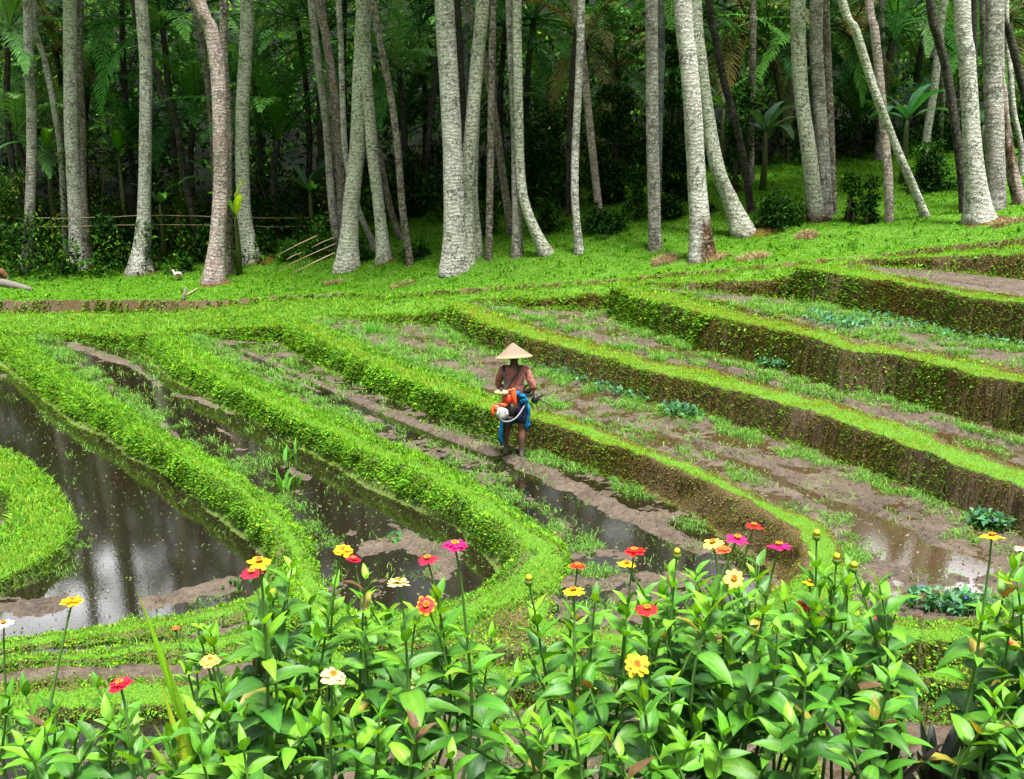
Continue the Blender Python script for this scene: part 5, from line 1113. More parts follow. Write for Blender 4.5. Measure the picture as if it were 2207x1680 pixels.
# ------------------------------------------------------------------ marsh plants
def clump(name, u, v, z, n, L, W, cols, label, cat, flowers=0, group=None, up=.9):
    c = on_z(u, v, z); P = RG.normal(0, .06 + L * .12, (n, 3)) * (1, 1, 0)
    V, f, C = blades(P, np.tile((0, 0, 1.0), (n, 1)), R_(n, L * .6, L * 1.1), R_(n, W * .7, W * 1.2), palette(n, cols), .8, up, .5)
    o = link(name, mesh_np(name, V, f, C), M_GRASS); o.location = c; return tag(o, label, cat, group)
clump('rice_tuft', 805, 722, Z4, 130, .42, .009, [(.07, .30, .02), (.10, .34, .03)], 'tall bright green rice tuft in the mud behind the leafy bank', 'rice tuft')
clump('rice_tuft', 1026, 748, Z4, 40, .30, .008, [(.07, .26, .03)], 'thin rice tuft at the foot of the brown bank behind the farmer', 'rice tuft')
clump('broadleaf_weed', 612, 985, Z2, 9, .30, .06, [(.10, .30, .02), (.07, .24, .02)], 'upper broad leaved weed standing in the shallow pond', 'weed', group='weeds in the shallow pond', up=.7)
clump('broadleaf_weed', 620, 1045, Z2, 12, .32, .06, [(.10, .30, .02), (.07, .24, .02)], 'lower broad leaved weed standing in the shallow pond', 'weed', group='weeds in the shallow pond', up=.7)
clump('broadleaf_weed', 845, 1165, Z2, 14, .16, .05, [(.07, .22, .05)], 'small weed on the mud patch of the shallow pond', 'weed', group='weeds in the shallow pond', up=.6)
clump('broadleaf_weed', 515, 1262, Z1, 12, .15, .04, [(.06, .2, .05)], 'small weed on the right mud flat of the dark pond', 'weed', up=.6)
def marsh(strokes, z, n, label):
    P = []
    for pts, r in strokes:
        for k in range(n):
            i = RG.integers(0, len(pts) - 1); t = RG.random(); u = pts[i][0] * (1 - t) + pts[i + 1][0] * t + RG.normal(0, r); v = pts[i][1] * (1 - t) + pts[i + 1][1] * t + RG.normal(0, r * .3); P.append(on_z(u, v, z))
    P = np.array(P); P[:, 2] += R_(len(P), .05, .16); m = len(P)
    V = [leafcards(P, np.tile((0, 0, 1.0), (m, 1)), R_(m, .07, .13), R_(m, .045, .075), palette(m, [(.07, .22, .10), (.10, .27, .12), (.05, .16, .07)]), .15, .15, .8),
         blades(P - np.stack([0 * P[:, 0], 0 * P[:, 0], P[:, 2] - z], 1), np.tile((0, 0, 1.0), (m, 1)), R_(m, .08, .16), R_(m, .008, .012), palette(m, [(.08, .2, .06)]), .5, .9)]
    k = RG.choice(m, m // 16); V.append(leafcards(P[k] + (0, 0, .05), np.tile((0, 0, 1.0), (len(k), 1)), R_(len(k), .03, .05), R_(len(k), .025, .04), palette(len(k), [(.06, .09, .45), (.1, .12, .5)]), .3, .8))
    stuff('marsh_plants', V, M_GRASS, label, 'marsh plants', 'blue flowered marsh plants')
marsh([([(1850, 690), (1960, 712), (2090, 738), (2260, 770)], 16), ([(1740, 690), (1860, 715)], 20)], Z6, 260, 'blue flowered broad leaved plants below the grey earth bank')
marsh([([(1640, 785), (1690, 806)], 8)], Z5, 90, 'small cluster of broad leaved plants at the foot of the tall olive bank')
marsh([([(1150, 795), (1230, 818), (1320, 850), (1400, 872)], 9), ([(1440, 890), (1500, 905)], 10)], Z4, 130, 'broad leaved plants along the foot of the brown bank behind the farmer')
marsh([([(1960, 1310), (2140, 1330)], 18), ([(2100, 1130), (2160, 1150)], 8)], Z4, 150, 'dark broad leaved plants at the front of the right field')
# ------------------------------------------------------------------ the farmer (local axes: x to the right of the photo, y away from the viewer, z up)
FEET = on_z(1108, 991, Z3 + .0)
FEET[2] = Z3 + .012
def skinned(name, verts, edges, radii, root_i, mat, parent, sub=2, colf=None):
    me = bpy.data.meshes.new(name); me.from_pydata([tuple(v) for v in verts], edges, []); me.update()
    o = bpy.data.objects.new(name, me); COL.objects.link(o)
    m = o.modifiers.new('Skin', 'SKIN'); m.use_smooth_shade = True
    sv = me.skin_vertices[0].data
    for k, r in enumerate(radii):
        sv[k].radius = (r, r) if not isinstance(r, tuple) else r; sv[k].use_root = (k == root_i)
    s = o.modifiers.new('Sub', 'SUBSURF'); s.levels = sub; s.render_levels = sub
    dg = bpy.context.evaluated_depsgraph_get(); dg.update()
    nm = bpy.data.meshes.new_from_object(o.evaluated_get(dg)); nm.name = name
    bpy.data.objects.remove(o)
    n = len(nm.vertices); co = np.zeros(n * 3); nm.vertices.foreach_get('co', co); co = co.reshape(-1, 3)
    c = np.ones((n, 4), np.float32)
    if colf is not None: c[:, :3] = colf(co)
    at = nm.color_attributes.get('col') or nm.color_attributes.new('col', 'FLOAT_COLOR', 'POINT'); at.data.foreach_set('color', c.ravel())
    nm.polygons.foreach_set('use_smooth', np.ones(len(nm.polygons), bool))
    return link(name, nm, mat, parent)
class SK:
    def __init__(s): s.v = []; s.e = []; s.r = []
    def p(s, co, r, parent=None):
        s.v.append(co); s.r.append(r)
        if parent is not None: s.e.append((parent, len(s.v) - 1))
        return len(s.v) - 1
    def chain(s, parent, pts):
        for co, r in pts: parent = s.p(co, r, parent)
        return parent
man = empty('person', FEET); tag(man, 'farmer seen from behind in conical straw hat, salmon shirt and dark shorts, standing in mud', 'person')
S = SK()
pel = S.p((0, 0, .86), (.135, .10)); 
chest = S.chain(pel, [((0, 0, 1.00), (.118, .092)), ((0.0, .01, 1.15), (.135, .098)), ((0, .01, 1.27), (.13, .09))])
neck = S.chain(chest, [((0, .015, 1.375), .058), ((0, .03, 1.44), .055)])
head = S.chain(neck, [((0, .045, 1.50), (.074, .085)), ((0, .05, 1.57), (.078, .095)), ((0, .045, 1.63), (.06, .075))])
S.chain(head - 1, [((0, .15, 1.55), .016)])                                  # nose
for sx in (-1, 1): S.chain(head - 1, [((sx * .085, .045, 1.555), (.012, .022))])   # ears
def hand(wr, fwd, side, down, par):
    """palm, four bent fingers and a thumb closing round a grip"""
    wr, fwd, side, down = [np.array(q, float) for q in (wr, fwd, side, down)]
    pm = S.chain(par, [(wr + fwd * .05, (.036, .018)), (wr + fwd * .085, (.036, .016))])
    for k, (o_, l) in enumerate(((-.03, .85), (-.01, 1.0), (.011, .95), (.031, .75))):
        b = wr + fwd * .10 + side * o_
        S.chain(pm, [(b, .0095), (b + fwd * .026 * l + down * .022 * l, .009), (b + fwd * .014 * l + down * .05 * l, .0085), (b - fwd * .01 * l + down * .058 * l, .0075)])
    b = wr + fwd * .04 - side * .038
    S.chain(pm - 1, [(b, .011), (b + fwd * .03 - side * .018 + down * .02, .010), (b + fwd * .045 - side * .004 + down * .042, .0085)])
RS, RE, RW = (.175, .0, 1.325), (.285, -.02, 1.065), (.225, .20, .985)
LS, LE, LW = (-.175, .0, 1.325), (-.235, .08, 1.07), (-.06, .27, 1.00)
for A, B, C_h, sd in ((RS, RE, RW, 1), (LS, LE, LW, -1)):
    A, B, Cw = np.array(A), np.array(B), np.array(C_h)
    w = S.chain(chest, [(A, .056), ((A + B) / 2, .046), (B, .040), ((B + Cw) / 2, .038), (Cw, .027)])
    f = unit(Cw - B); sdv = unit(np.cross(f, (0, 0, 1.0))) * sd; hand(Cw, f, sdv, unit(np.cross(sdv, f)) * (-1 if np.cross(sdv, f)[2] > 0 else 1), w)
for sx, fx, fy in ((-1, -.118, .16), (1, .108, 0.0)):
    k = S.chain(pel, [((sx * .085, 0, .78), .092), ((sx * .10, fy * .35 + .01, .60), .074), ((fx * .98, fy * .62 + .02, .46), .056), ((fx, fy * .8 - .015, .33), .054), ((fx, fy - .01, .18), .038), ((fx, fy, .075), .034)])
    S.chain(k, [((fx + sx * .005, fy + .09, .032), (.04, .03)), ((fx + sx * .012, fy + .17, .02), (.042, .02))])
    S.chain(k, [((fx, fy - .045, .03), .03)])
def skincol(co):
    mud = np.clip((.30 - co[:, 2]) / .18 + fbm(co[:, 0] * 30, co[:, 2] * 22, 3, 4) * 1.6, 0, 1)[:, None]
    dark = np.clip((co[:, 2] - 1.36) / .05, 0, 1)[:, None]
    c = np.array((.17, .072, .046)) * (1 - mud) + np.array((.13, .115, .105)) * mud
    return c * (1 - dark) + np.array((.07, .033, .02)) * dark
M_SKIN = vcol('skin', .55, .35, .25)
skinned('body', S.v, S.e, S.r, pel, M_SKIN, man, 2, skincol)
# shirt
def cloth(name, col, var=.22, sc=9):
    t = NT(name); n = t.noise(sc, 4, .6, t.obj(), 1.0); n2 = t.noise(240, 2, .5, t.obj())
    c = t.mix(n, tuple(x * (1 - var) for x in col), tuple(x * (1 + var) for x in col))
    return t.done(t.principled(c, .9, t.bump(t.math('ADD', t.math('MULTIPLY', n, 2.0), t.math('MULTIPLY', n2, .1)), .8, .03), .15))
S = SK()
w0 = S.p((0.01, 0, .93), (.142, .112)); ch = S.chain(w0, [((0.01, -.005, 1.03), (.142, .112)), ((0.0, .0, 1.16), (.152, .115)), ((0, .005, 1.28), (.142, .10))])
S.chain(ch, [((0, .012, 1.375), (.07, .07))])
for A, B, Cw in ((RS, RE, RW), (LS, LE, LW)):
    A, B, Cw = np.array(A), np.array(B), np.array(Cw); S.chain(ch, [(A, .068), ((A + B) / 2, .062), (B, .056), (B + (Cw - B) * .45, .050)])
sh = skinned('shirt', S.v, S.e, S.r, w0, cloth('salmon_shirt', (.34, .135, .115), .2, 7), man, 3)
me = sh.data; n = len(me.vertices); co = np.zeros(n * 3); me.vertices.foreach_get('co', co); co = co.reshape(-1, 3); no = np.zeros(n * 3); me.vertices.foreach_get('normal', no); no = no.reshape(-1, 3)
fold = np.abs(fbm(co[:, 0] * 16 + co[:, 2] * 5, co[:, 2] * 7 - co[:, 0] * 6, 3, 6)) * .05 - .008
co += no * fold[:, None]; me.vertices.foreach_set('co', co.ravel()); me.update()
S = SK(); w0 = S.p((0, 0, .87), (.15, .115))
S.chain(w0, [((0, 0, .95), (.138, .108))])
for sx, fx, fy in ((-1, -.118, .16), (1, .108, 0.0)): S.chain(w0, [((sx * .092, fy * .1, .77), .108), ((sx * .102, fy * .35, .63), .096), ((sx * .108, fy * .5, .525), .088)])
skinned('shorts', S.v, S.e, S.r, w0, cloth('navy_shorts', (.022, .028, .075), .35, 8), man, 2)
# blue rain jacket tied round the waist: hangs in front and shows on both sides
mb = MB(); na, nz = 40, 16; th = np.linspace(math.radians(-22), math.radians(212), na); V = []
for lay in (0, .008):
    for q in np.linspace(0, 1, nz):
        left = np.clip(-np.cos(th) * 1.2 + .1, 0, 1)
        z = .96 - q * (.52 + .20 * left + .05 * np.sin(th * 7)); rx = .165 + .055 * q + .018 * np.sin(th * 9 + q * 3) * (.3 + q) - lay; ry = .135 + .11 * q + .02 * np.sin(th * 9 + q * 3) * (.3 + q) - lay
        V.append(np.stack([rx * np.cos(th), ry * np.sin(th) + .02 + .04 * q, z], 1))
V = np.vstack(V); q1 = grid_faces(nz, na); q2 = q1[:, ::-1] + nz * na; j = np.arange(na - 1)
mb.add(V, [q1, q2, np.stack([(nz - 1) * na + j, (nz - 1) * na + j + 1, (2 * nz - 1) * na + j + 1, (2 * nz - 1) * na + j], 1)])
def blob(mb, c, r, seed, col=(1, 1, 1), n=14, m=20, amp=.3, fr=3):
    ph = np.linspace(0, np.pi, n); th = np.linspace(0, 2 * np.pi, m, endpoint=False)
    x = np.sin(ph)[:, None] * np.cos(th); y = np.sin(ph)[:, None] * np.sin(th); z = np.cos(ph)[:, None] + 0 * th
    k = 1 + amp * fbm(x * fr + seed, y * fr + z * fr, 3, seed)
    V = np.stack([x * k * r[0] + c[0], y * k * r[1] + c[1], z * k * r[2] + c[2]], -1).reshape(-1, 3)
    mb.add(V, [grid_faces(n, m, True)], col)
blob(mb, (.13, -.08, .90), (.06, .045, .055), 3, amp=1.1); blob(mb, (.05, -.115, 1.0), (.036, .025, .04), 5, amp=.9); blob(mb, (.165, -.04, .83), (.03, .03, .08), 8, amp=1.0); blob(mb, (.12, -.10, .965), (.05, .03, .03), 9, amp=1.0)
tt = np.linspace(0, 1, 7); mb.tube(np.stack([.19 + .02 * np.sin(tt * 5), -.03 + .02 * tt, .82 - .38 * tt], 1), .03 - .012 * tt, 7)
mb.build('rain_jacket', cloth('blue_plastic', (.008, .15, .33), .55, 7), man)
# hat
hat = MB(); m = 56; th = np.linspace(0, 2 * np.pi, m, endpoint=False)
prof = [(.004, .205), (.03, .192), (.09, .140), (.15, .092), (.21, .046), (.262, .006), (.272, -.002), (.270, -.008), (.255, .0), (.15, .072), (.06, .135), (.004, .17)]
V = np.vstack([np.stack([r * np.cos(th) * (1 + .012 * np.sin(3 * th)), r * np.sin(th), np.full(m, z) + .004 * np.sin(2 * th) * (r / .27)], 1) for r, z in prof])
cols = np.vstack([np.tile((.19, .13, .09) if 0 < k < 5 else ((.34, .25, .12) if 5 <= k <= 8 else (.30, .2, .12)), (m, 1)) for k in range(len(prof))])
hat.add(V, [grid_faces(len(prof), m, True)], cols)
def hatmat():
    t = NT('woven_hat'); c = t.attr().outputs['Color']; co = t.obj(); n = t.noise(16, 5, .7, co); n2 = t.noise(120, 3, .6, co)
    wv = t.n('ShaderNodeTexWave', wave_type='RINGS', rings_direction='Z', i_Scale=38.0, i_Distortion=1.0); t.nt.links.new(co, wv.inputs['Vector'])
    c = t.mix(t.ramp(n, [(.55, (0, 0, 0)), (.75, (.55, .55, .55))]), c, (.14, .085, .065)); c = t.mix(t.math('MULTIPLY', n2, .4), c, (.26, .185, .14))
    return t.done(t.principled(c, .85, t.bump(t.math('ADD', wv.outputs['Fac'], n2), .5, .006), .2))
ho = hat.build('conical_hat', hatmat(), man); ho.location = (-.005, .045, 1.50); ho.rotation_euler = (math.radians(-9), math.radians(-4.5), 0)
hr = MB(); blob(hr, (0, .03, 1.545), (.083, .09, .085), 2, amp=.05); hr.build('hair', plain('hair', (.012, .010, .009), .7), man)

# ------------------------------------------------------------------ backpack brush cutter
bc = empty('brush_cutter', FEET + (-.13, -.20, .72)); tag(bc, 'orange and white backpack brush cutter with cream fuel tank worn by the farmer', 'brush cutter')
o_ = np.array((-.13, -.20, .72)); L_ = lambda *p: np.array(p) - o_
def rbox(mb, c, s, col, rz=0.0, bev=.02, tilt=0.0):
    """bevelled box, shaped with eight-sided rings"""
    x, y, z = np.array(s) / 2; b = min(bev, x * .6, y * .6, z * .6); V = []
    for zz_, k in ((-z, b), (-z + b, 0), (z - b, 0), (z, b)):
        for a, c_ in ((x - k, y - k - b), (x - k - b, y - k), (-x + k + b, y - k), (-x + k, y - k - b), (-x + k, -y + k + b), (-x + k + b, -y + k), (x - k - b, -y + k), (x - k, -y + k + b)): V.append((a, c_, zz_))
    V = np.array(V); cz, sz = math.cos(rz), math.sin(rz); ct, st = math.cos(tilt), math.sin(tilt)
    V = np.stack([V[:, 0] * ct + V[:, 2] * st, V[:, 1], -V[:, 0] * st + V[:, 2] * ct], 1)
    V = np.stack([V[:, 0] * cz - V[:, 1] * sz, V[:, 0] * sz + V[:, 1] * cz, V[:, 2]], 1) + np.array(c)
    mb.add(V, [grid_faces(4, 8, True), np.array([list(range(8))[::-1]]), np.array([[24 + k for k in range(8)]])], col)
def plast(name, col, rough=.4): return plain(name, col, rough, .5, .15, 14, .05)
M_ORANGE = plast('orange_plastic', (.60, .075, .012)); M_REDP = plast('red_plastic', (.50, .035, .012)); M_BLACK = plast('black_plastic', (.010, .010, .011), .5); M_WHITE = plast('white_plastic', (.5, .5, .47)); M_CREAM = plain('cream_tank', (.50, .42, .17), .45, .5, .25, 11); M_METAL = plain('grey_metal', (.30, .30, .31), .35, .5, .2, 20, 0, .8)
mb = MB(); rbox(mb, L_(.0, -.20, .955), (.07, .05, .31), 1, 0, .018, -.10); rbox(mb, L_(-.05, -.20, 1.075), (.10, .05, .03), 1, 0, .01); mb.build('frame', M_ORANGE, bc, False)
mb = MB(); rbox(mb, L_(-.105, -.235, .945), (.13, .07, .15), 1, 0, .02, -.06); mb.build('air_filter', M_REDP, bc, False)
mb = MB(); blob(mb, L_(-.18, -.27, 1.055), (.105, .05, .042), 4, amp=.35, fr=1.6); mb.tube([L_(-.18, -.29, 1.09), L_(-.18, -.295, 1.115)], .022, 10)
tk = mb.build('fuel_tank', M_CREAM, bc); mb = MB(); mb.tube([L_(-.18, -.296, 1.112), L_(-.18, -.30, 1.13)], .026, 12); mb.build('tank_cap', M_BLACK, tk)
mb = MB(); rbox(mb, L_(-.245, -.25, .83), (.12, .09, .10), 1, 0, .02, .1); rbox(mb, L_(-.30, -.25, .77), (.045, .09, .16), 1, 0, .015, -.08); rbox(mb, L_(-.16, -.25, .88), (.12, .08, .05), 1, 0, .02, .2); mb.build('engine_cover', M_ORANGE, bc, False)
mb = MB(); mb.tube([L_(-.165, -.24, .755), L_(-.165, -.30, .755), L_(-.165, -.325, .755), L_(-.165, -.33, .755)], np.array((.085, .085, .07, .03)), 24); rbox(mb, L_(-.20, -.27, .81), (.10, .07, .08), 1, 0, .02, .3)
st = mb.build('starter_housing', M_WHITE, bc)
mb = MB(); 
for k in range(8):
    a = k * .785; mb.tube([L_(-.165 + .045 * math.cos(a), -.334, .755 + .045 * math.sin(a)), L_(-.165 + .068 * math.cos(a), -.327, .755 + .068 * math.sin(a))], .005, 5)
mb.build('vents', M_BLACK, st)
mb = MB(); rbox(mb, L_(-.06, -.19, .79), (.17, .10, .19), 1, 0, .03, .15); rbox(mb, L_(-.09, -.20, .66), (.18, .08, .10), 1, 0, .03); mb.tube([L_(-.15, -.2, .63), L_(-.07, -.2, .61)], .03, 8); mb.build('engine', M_BLACK, bc, False)
def strapm(pts, w):
    P = catmull(pts, 8); T = unit(np.gradient(P, axis=0)); s = unit(np.cross(T, (0, 1.0, 0.0))) * w / 2
    mb = MB(); V = np.concatenate([P - s, P + s, P + s + (0, -.008, 0), P - s + (0, -.008, 0)], 1).reshape(-1, 3); mb.add(V, [grid_faces(len(P), 4, True)]); return mb
for pts in ([L_(-.135, -.20, 1.09), L_(-.128, -.162, 1.18), L_(-.142, -.135, 1.29), L_(-.15, -.06, 1.375), L_(-.14, .06, 1.36), L_(-.12, .13, 1.2)], [L_(-.12, -.20, 1.09), L_(-.05, -.155, 1.19), L_(.03, -.14, 1.29), L_(.092, -.065, 1.385), L_(.12, .07, 1.35), L_(.11, .135, 1.2)]): strapm(pts, .036).build('strap', M_BLACK, bc)
hose = catmull([L_(-.20, -.33, .72), L_(-.16, -.34, .66), L_(-.06, -.33, .655), L_(.04, -.26, .70), L_(.13, -.13, .80), L_(.20, .02, .90), L_(.235, .20, .965), L_(.24, .33, .95)], 8)
mb = MB(); mb.tube(hose, .013, 8); mb.build('drive_hose', plast('hose_grey', (.10, .10, .115), .4), bc)
mb = MB(); mb.tube(catmull([L_(.24, .30, .955), L_(.28, .5, .86), L_(.42, 1.0, .62), L_(.58, 1.5, .42)], 6), .014, 8); mb.build('shaft', M_METAL, bc)
mb = MB(); a = np.linspace(0, 2 * np.pi, 24); mb.tube(np.stack([.215 - o_[0] + .075 * np.cos(a), .15 - o_[1] + .03 * np.sin(a), .985 - o_[2] + .075 * np.sin(a)], 1), .013, 7, cap=False); mb.tube([L_(.20, .12, .97), L_(.24, .24, .975)], .024, 8); mb.build('loop_handle', M_BLACK, bc)
mb = MB(); rbox(mb, L_(.31, .18, .845), (.10, .06, .12), 1, .3, .02, .6); rbox(mb, L_(.35, .24, .88), (.14, .05, .05), 1, .3, .015, -.25); mb.build('throttle_grip', M_BLACK, bc, False)
# ------------------------------------------------------------------ foreground zinnias
def petal_material():
    t = NT('petal'); c = t.attr().outputs['Color']; n = t.noise(70, 3, .6, t.obj())
    c = t.mix(t.math('MULTIPLY', n, .3), c, t.mix(1.0, c, (.6, .5, .5), 'MULTIPLY'))
    p = t.principled(c, .55, spec=.25); tr = t.n('ShaderNodeBsdfTranslucent'); t.inp(tr, 'Color', c)
    mx = t.n('ShaderNodeMixShader', i_0=.3); t.nt.links.new(p, mx.inputs[1]); t.nt.links.new(tr.outputs[0], mx.inputs[2]); return t.done(mx.outputs[0])
M_PETAL = petal_material()
def zleaf_material():
    t = NT('zinnia_leaf'); c = t.attr().outputs['Color']; co = t.obj(); n = t.noise(16, 4, .6, co); n2 = t.noise(150, 3, .6, co)
    c = t.mix(t.math('MULTIPLY', n, .5), c, t.mix(1.0, c, (.5, .62, .45), 'MULTIPLY'))
    p = t.principled(c, .48, t.bump(n2, .3, .004), .4)
    tr = t.n('ShaderNodeBsdfTranslucent'); t.inp(tr, 'Color', t.mix(1.0, c, (1.5, 1.25, .35), 'MULTIPLY'))
    mx = t.n('ShaderNodeMixShader', i_0=.34); t.nt.links.new(p, mx.inputs[1]); t.nt.links.new(tr.outputs[0], mx.inputs[2]); return t.done(mx.outputs[0])
M_ZLEAF = zleaf_material()
M_ZSTEM = plain('zinnia_stem', (.07, .15, .03), .6, .3, .3, 30)
ZC = [(.06, .23, .022), (.09, .29, .024), (.045, .17, .022), (.12, .33, .024)]
def zleaf(mb, base, az, el, L, W, droop, col, roll=0.0):
    n, m = 9, 7; t = np.linspace(0, 1, n); e = el - droop * t ** 1.2
    h = np.array((math.cos(az), math.sin(az), 0)); up = np.array((0, 0, 1.0)); pts = [np.asarray(base, float)]
    for k in range(n - 1): pts.append(pts[-1] + L / (n - 1) * (h * math.cos(e[k]) + up * math.sin(e[k])))
    pts = np.array(pts); s = np.cross(h, up); s = unit(s * math.cos(roll) + up * math.sin(roll)); T = unit(np.gradient(pts, axis=0)); nn = unit(np.cross(s, T))
    w = W * .5 * (np.sin(np.pi * t ** .72) ** .85 * (1 - .25 * t) + .05 * (1 - t)); w[-1] = W * .006
    a = np.linspace(-1, 1, m); wave = RG.normal(0, .05, (n, m)) + .10 * np.sin(t * 9 + RG.random() * 6)[:, None] * np.abs(a)
    vein = np.array([0, .06, -.03, .0, -.03, .06, 0])[None] * 0 + (.22 * np.abs(a) ** 1.2 - .07 * np.cos(np.abs(a) * 9.4))[None]
    V = pts[:, None] + s * (a[None] * w[:, None])[..., None] + nn[:, None] * ((vein + wave) * w[:, None])[..., None]
    c = np.ones((n, m, 3)) * np.array(col) * (1 + RG.normal(0, .05, (n, m, 1))); c[:, 3] *= (1.5, 1.25, 1.3); c[:, (1, 5)] *= 1.12
    mb.add(V.reshape(-1, 3), [grid_faces(n, m)], np.clip(c.reshape(-1, 3), 0, .9))
PETALS = {'yellow': ((.80, .48, .006), (.72, .36, .01)), 'paleyellow': ((.80, .62, .10), (.75, .5, .05)), 'cream': ((.78, .60, .25), (.78, .52, .2)), 'crimson': ((.55, .008, .035), (.45, .005, .02)), 'magenta': ((.55, .006, .13), (.45, .005, .08)), 'red': ((.62, .012, .012), (.5, .01, .01)), 'orange': ((.72, .05, .008), (.6, .03, .005)), 'coral': ((.70, .12, .04), (.6, .08, .03)), 'redgold': ((.62, .012, .012), (.80, .42, .01)), 'white': ((.8, .8, .66), (.78, .75, .6))}
def flower(root, head, r, kind, tilt, az, closed=0.0):
    ca, cb = [np.array(c) for c in PETALS[kind]]
    up = np.array((math.sin(tilt) * math.cos(az), math.sin(tilt) * math.sin(az), math.cos(tilt))); a = unit(np.cross(up, (0.3, 1, .2))); b = np.cross(up, a)
    mb = MB(); np_ = int(RG.integers(9, 13))
    for lay in (0, 1):
        if lay and RG.random() < .55: continue
        for k in range(np_ - lay * 3):
            th = (k + .5 * lay) * 2 * np.pi / (np_ - lay * 3) + RG.normal(0, .08); d = a * math.cos(th) + b * math.sin(th); s = np.cross(up, d)
            L = r * (1 - .2 * lay) * RG.uniform(.85, 1.08); n, m = 7, 5; t = np.linspace(.10, 1, n); W = L * .25 * (1 + .1 * RG.normal()); w = W * np.sin(np.pi * np.clip(t * .78 + .02, 0, 1)) ** .7; w[-1] *= .55
            el = closed * 1.15 + .10 + .12 * lay + RG.normal(0, .07); curl = .55 * (1 - closed)
            z = L * (math.sin(el) * t - .32 * curl * t ** 2.2) + .004 * lay; rad = L * math.cos(el) * t
            q = np.linspace(-1, 1, m)
            V = head + d * rad[:, None, None] + up * z[:, None, None] + s * (w[:, None] * q)[..., None] - up * (np.abs(q)[None] * w[:, None] * .25)[..., None]
            tipmix = np.clip((t - .72) / .25, 0, 1)[:, None, None] if kind == 'redgold' else np.clip(1 - t * 2.4, 0, 1)[:, None, None]
            c = (ca * (1 - tipmix) + cb * tipmix) * (1 + RG.normal(0, .06)) * np.ones((n, m, 1))
            mb.add(V.reshape(-1, 3), [grid_faces(n, m)], np.clip(c.reshape(-1, 3), 0, .9))
    f = mb.build('petals', M_PETAL, root)
    mb = MB(); blob(mb, head + up * r * .10, (r * .27, r * .27, r * .24), 3, (.22, .08, .02), 8, 12, .1)
    ns = 34
    for k in range(ns):
        rr = r * .30 * math.sqrt((k + .5) / ns); th = k * 2.39996; p = head + a * rr * math.cos(th) + b * rr * math.sin(th) + up * (r * .34 - (rr / r) ** 2 * 1.3 * r)
        outer = k > ns * .45; blob(mb, p, (r * .055,) * 3, k, (.80, .42, .02) if outer else (.45, .16, .03), 5, 6, .1)
    mb.build('flower_center', M_PETAL, f)
    mb = MB(); mb.tube([head - up * r * .32, head - up * r * .18, head - up * r * .02], np.array((.004, r * .24, r * .27)), 10, (.08, .19, .03)); mb.build('calyx', M_ZLEAF, root)
def stem_path(base, top, bow): 
    P = np.array([base, base * .6 + top * .4 + np.array((bow, 0, 0)), base * .2 + top * .8 + np.array((bow * .5, 0, 0)), top]); return catmull(P, 8)
def zinnia(u, v, D, label, kind=None, r=.03, bare=.14, npairs=7, tilt=.12, closed=0.0, group='zinnias in the flower bed', bud=False, Ls=1.0, lean=0.0):
    bare *= .72; top = at_d(u, v, D); bx = top[0] + RG.normal(0, .05) - lean; by = top[1] + RG.normal(0, .04); bz = float(bank_z(np.array([bx]), np.array([by]))[0])
    base = np.array((bx, by, bz)); root = empty('zinnia', base); tag(root, label, 'zinnia' if kind or bud else 'leafy zinnia', group)
    C = stem_path(np.zeros(3), top - base, RG.normal(0, .055)); s = np.concatenate([[0], np.cumsum(np.linalg.norm(np.diff(C, axis=0), axis=1))]); Lt = s[-1]
    mb = MB(); mb.tube(C, np.interp(s, [0, Lt], [.0052, .0024]), 7, (1, 1, 1)); mb.build('stem', M_ZSTEM, root)
    lv = MB(); az = RG.uniform(0, 3.14); d = bare if (kind or bud) else .0; k = 0
    while d < Lt - .03 and k < npairs + (1 if not kind else 0):
        p = np.array([np.interp(Lt - d, s, C[:, q]) for q in range(3)])
        age_shade = min(1.0, (d - (bare if (kind or bud) else 0)) / .22)
        for sd in (0, np.pi):
            L = Ls * RG.uniform(.85, 1.15) * (.05 + .068 * age_shade) * (1.15 if (kind or bud) else 1); col = np.array(ZC[RG.integers(0, 4)]) * (np.array((1.5, 1.25, .8)) * (1 - age_shade) + np.array((.5, .58, .5)) * age_shade) * RG.uniform(.7, 1.25)  # old leaves darkened further: shade under the upper foliage put into their colour
            if RG.random() < .03: col = np.array((.25, .22, .03)) if RG.random() < .6 else np.array((.12, .07, .03))
            zleaf(lv, p, az + sd + RG.normal(0, .22), math.radians(60 - 50 * age_shade + RG.normal(0, 12)), L, L * RG.uniform(.34, .48), math.radians(RG.uniform(35, 95) * (.4 + .6 * age_shade)), col, RG.normal(0, .25))
        az += np.pi / 2 + RG.normal(0, .2); d += RG.uniform(.04, .075) * (.75 + .5 * age_shade); k += 1
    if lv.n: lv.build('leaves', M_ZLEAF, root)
    if kind: flower(root, top - base, r, kind, tilt, RG.uniform(0, 6.28) if tilt < .3 else -1.6, closed)
    if bud:
        mb = MB(); blob(mb, top - base, (.011, .011, .012), 3, (.16, .28, .05), 8, 10, .15); mb.tube([top - base + (0, 0, .006), top - base + (0, 0, .018)], np.array((.010, .006)), 9, (.55, .45, .03)); mb.build('bud', M_PETAL, root)
W6 = lambda w: F * .066 / w
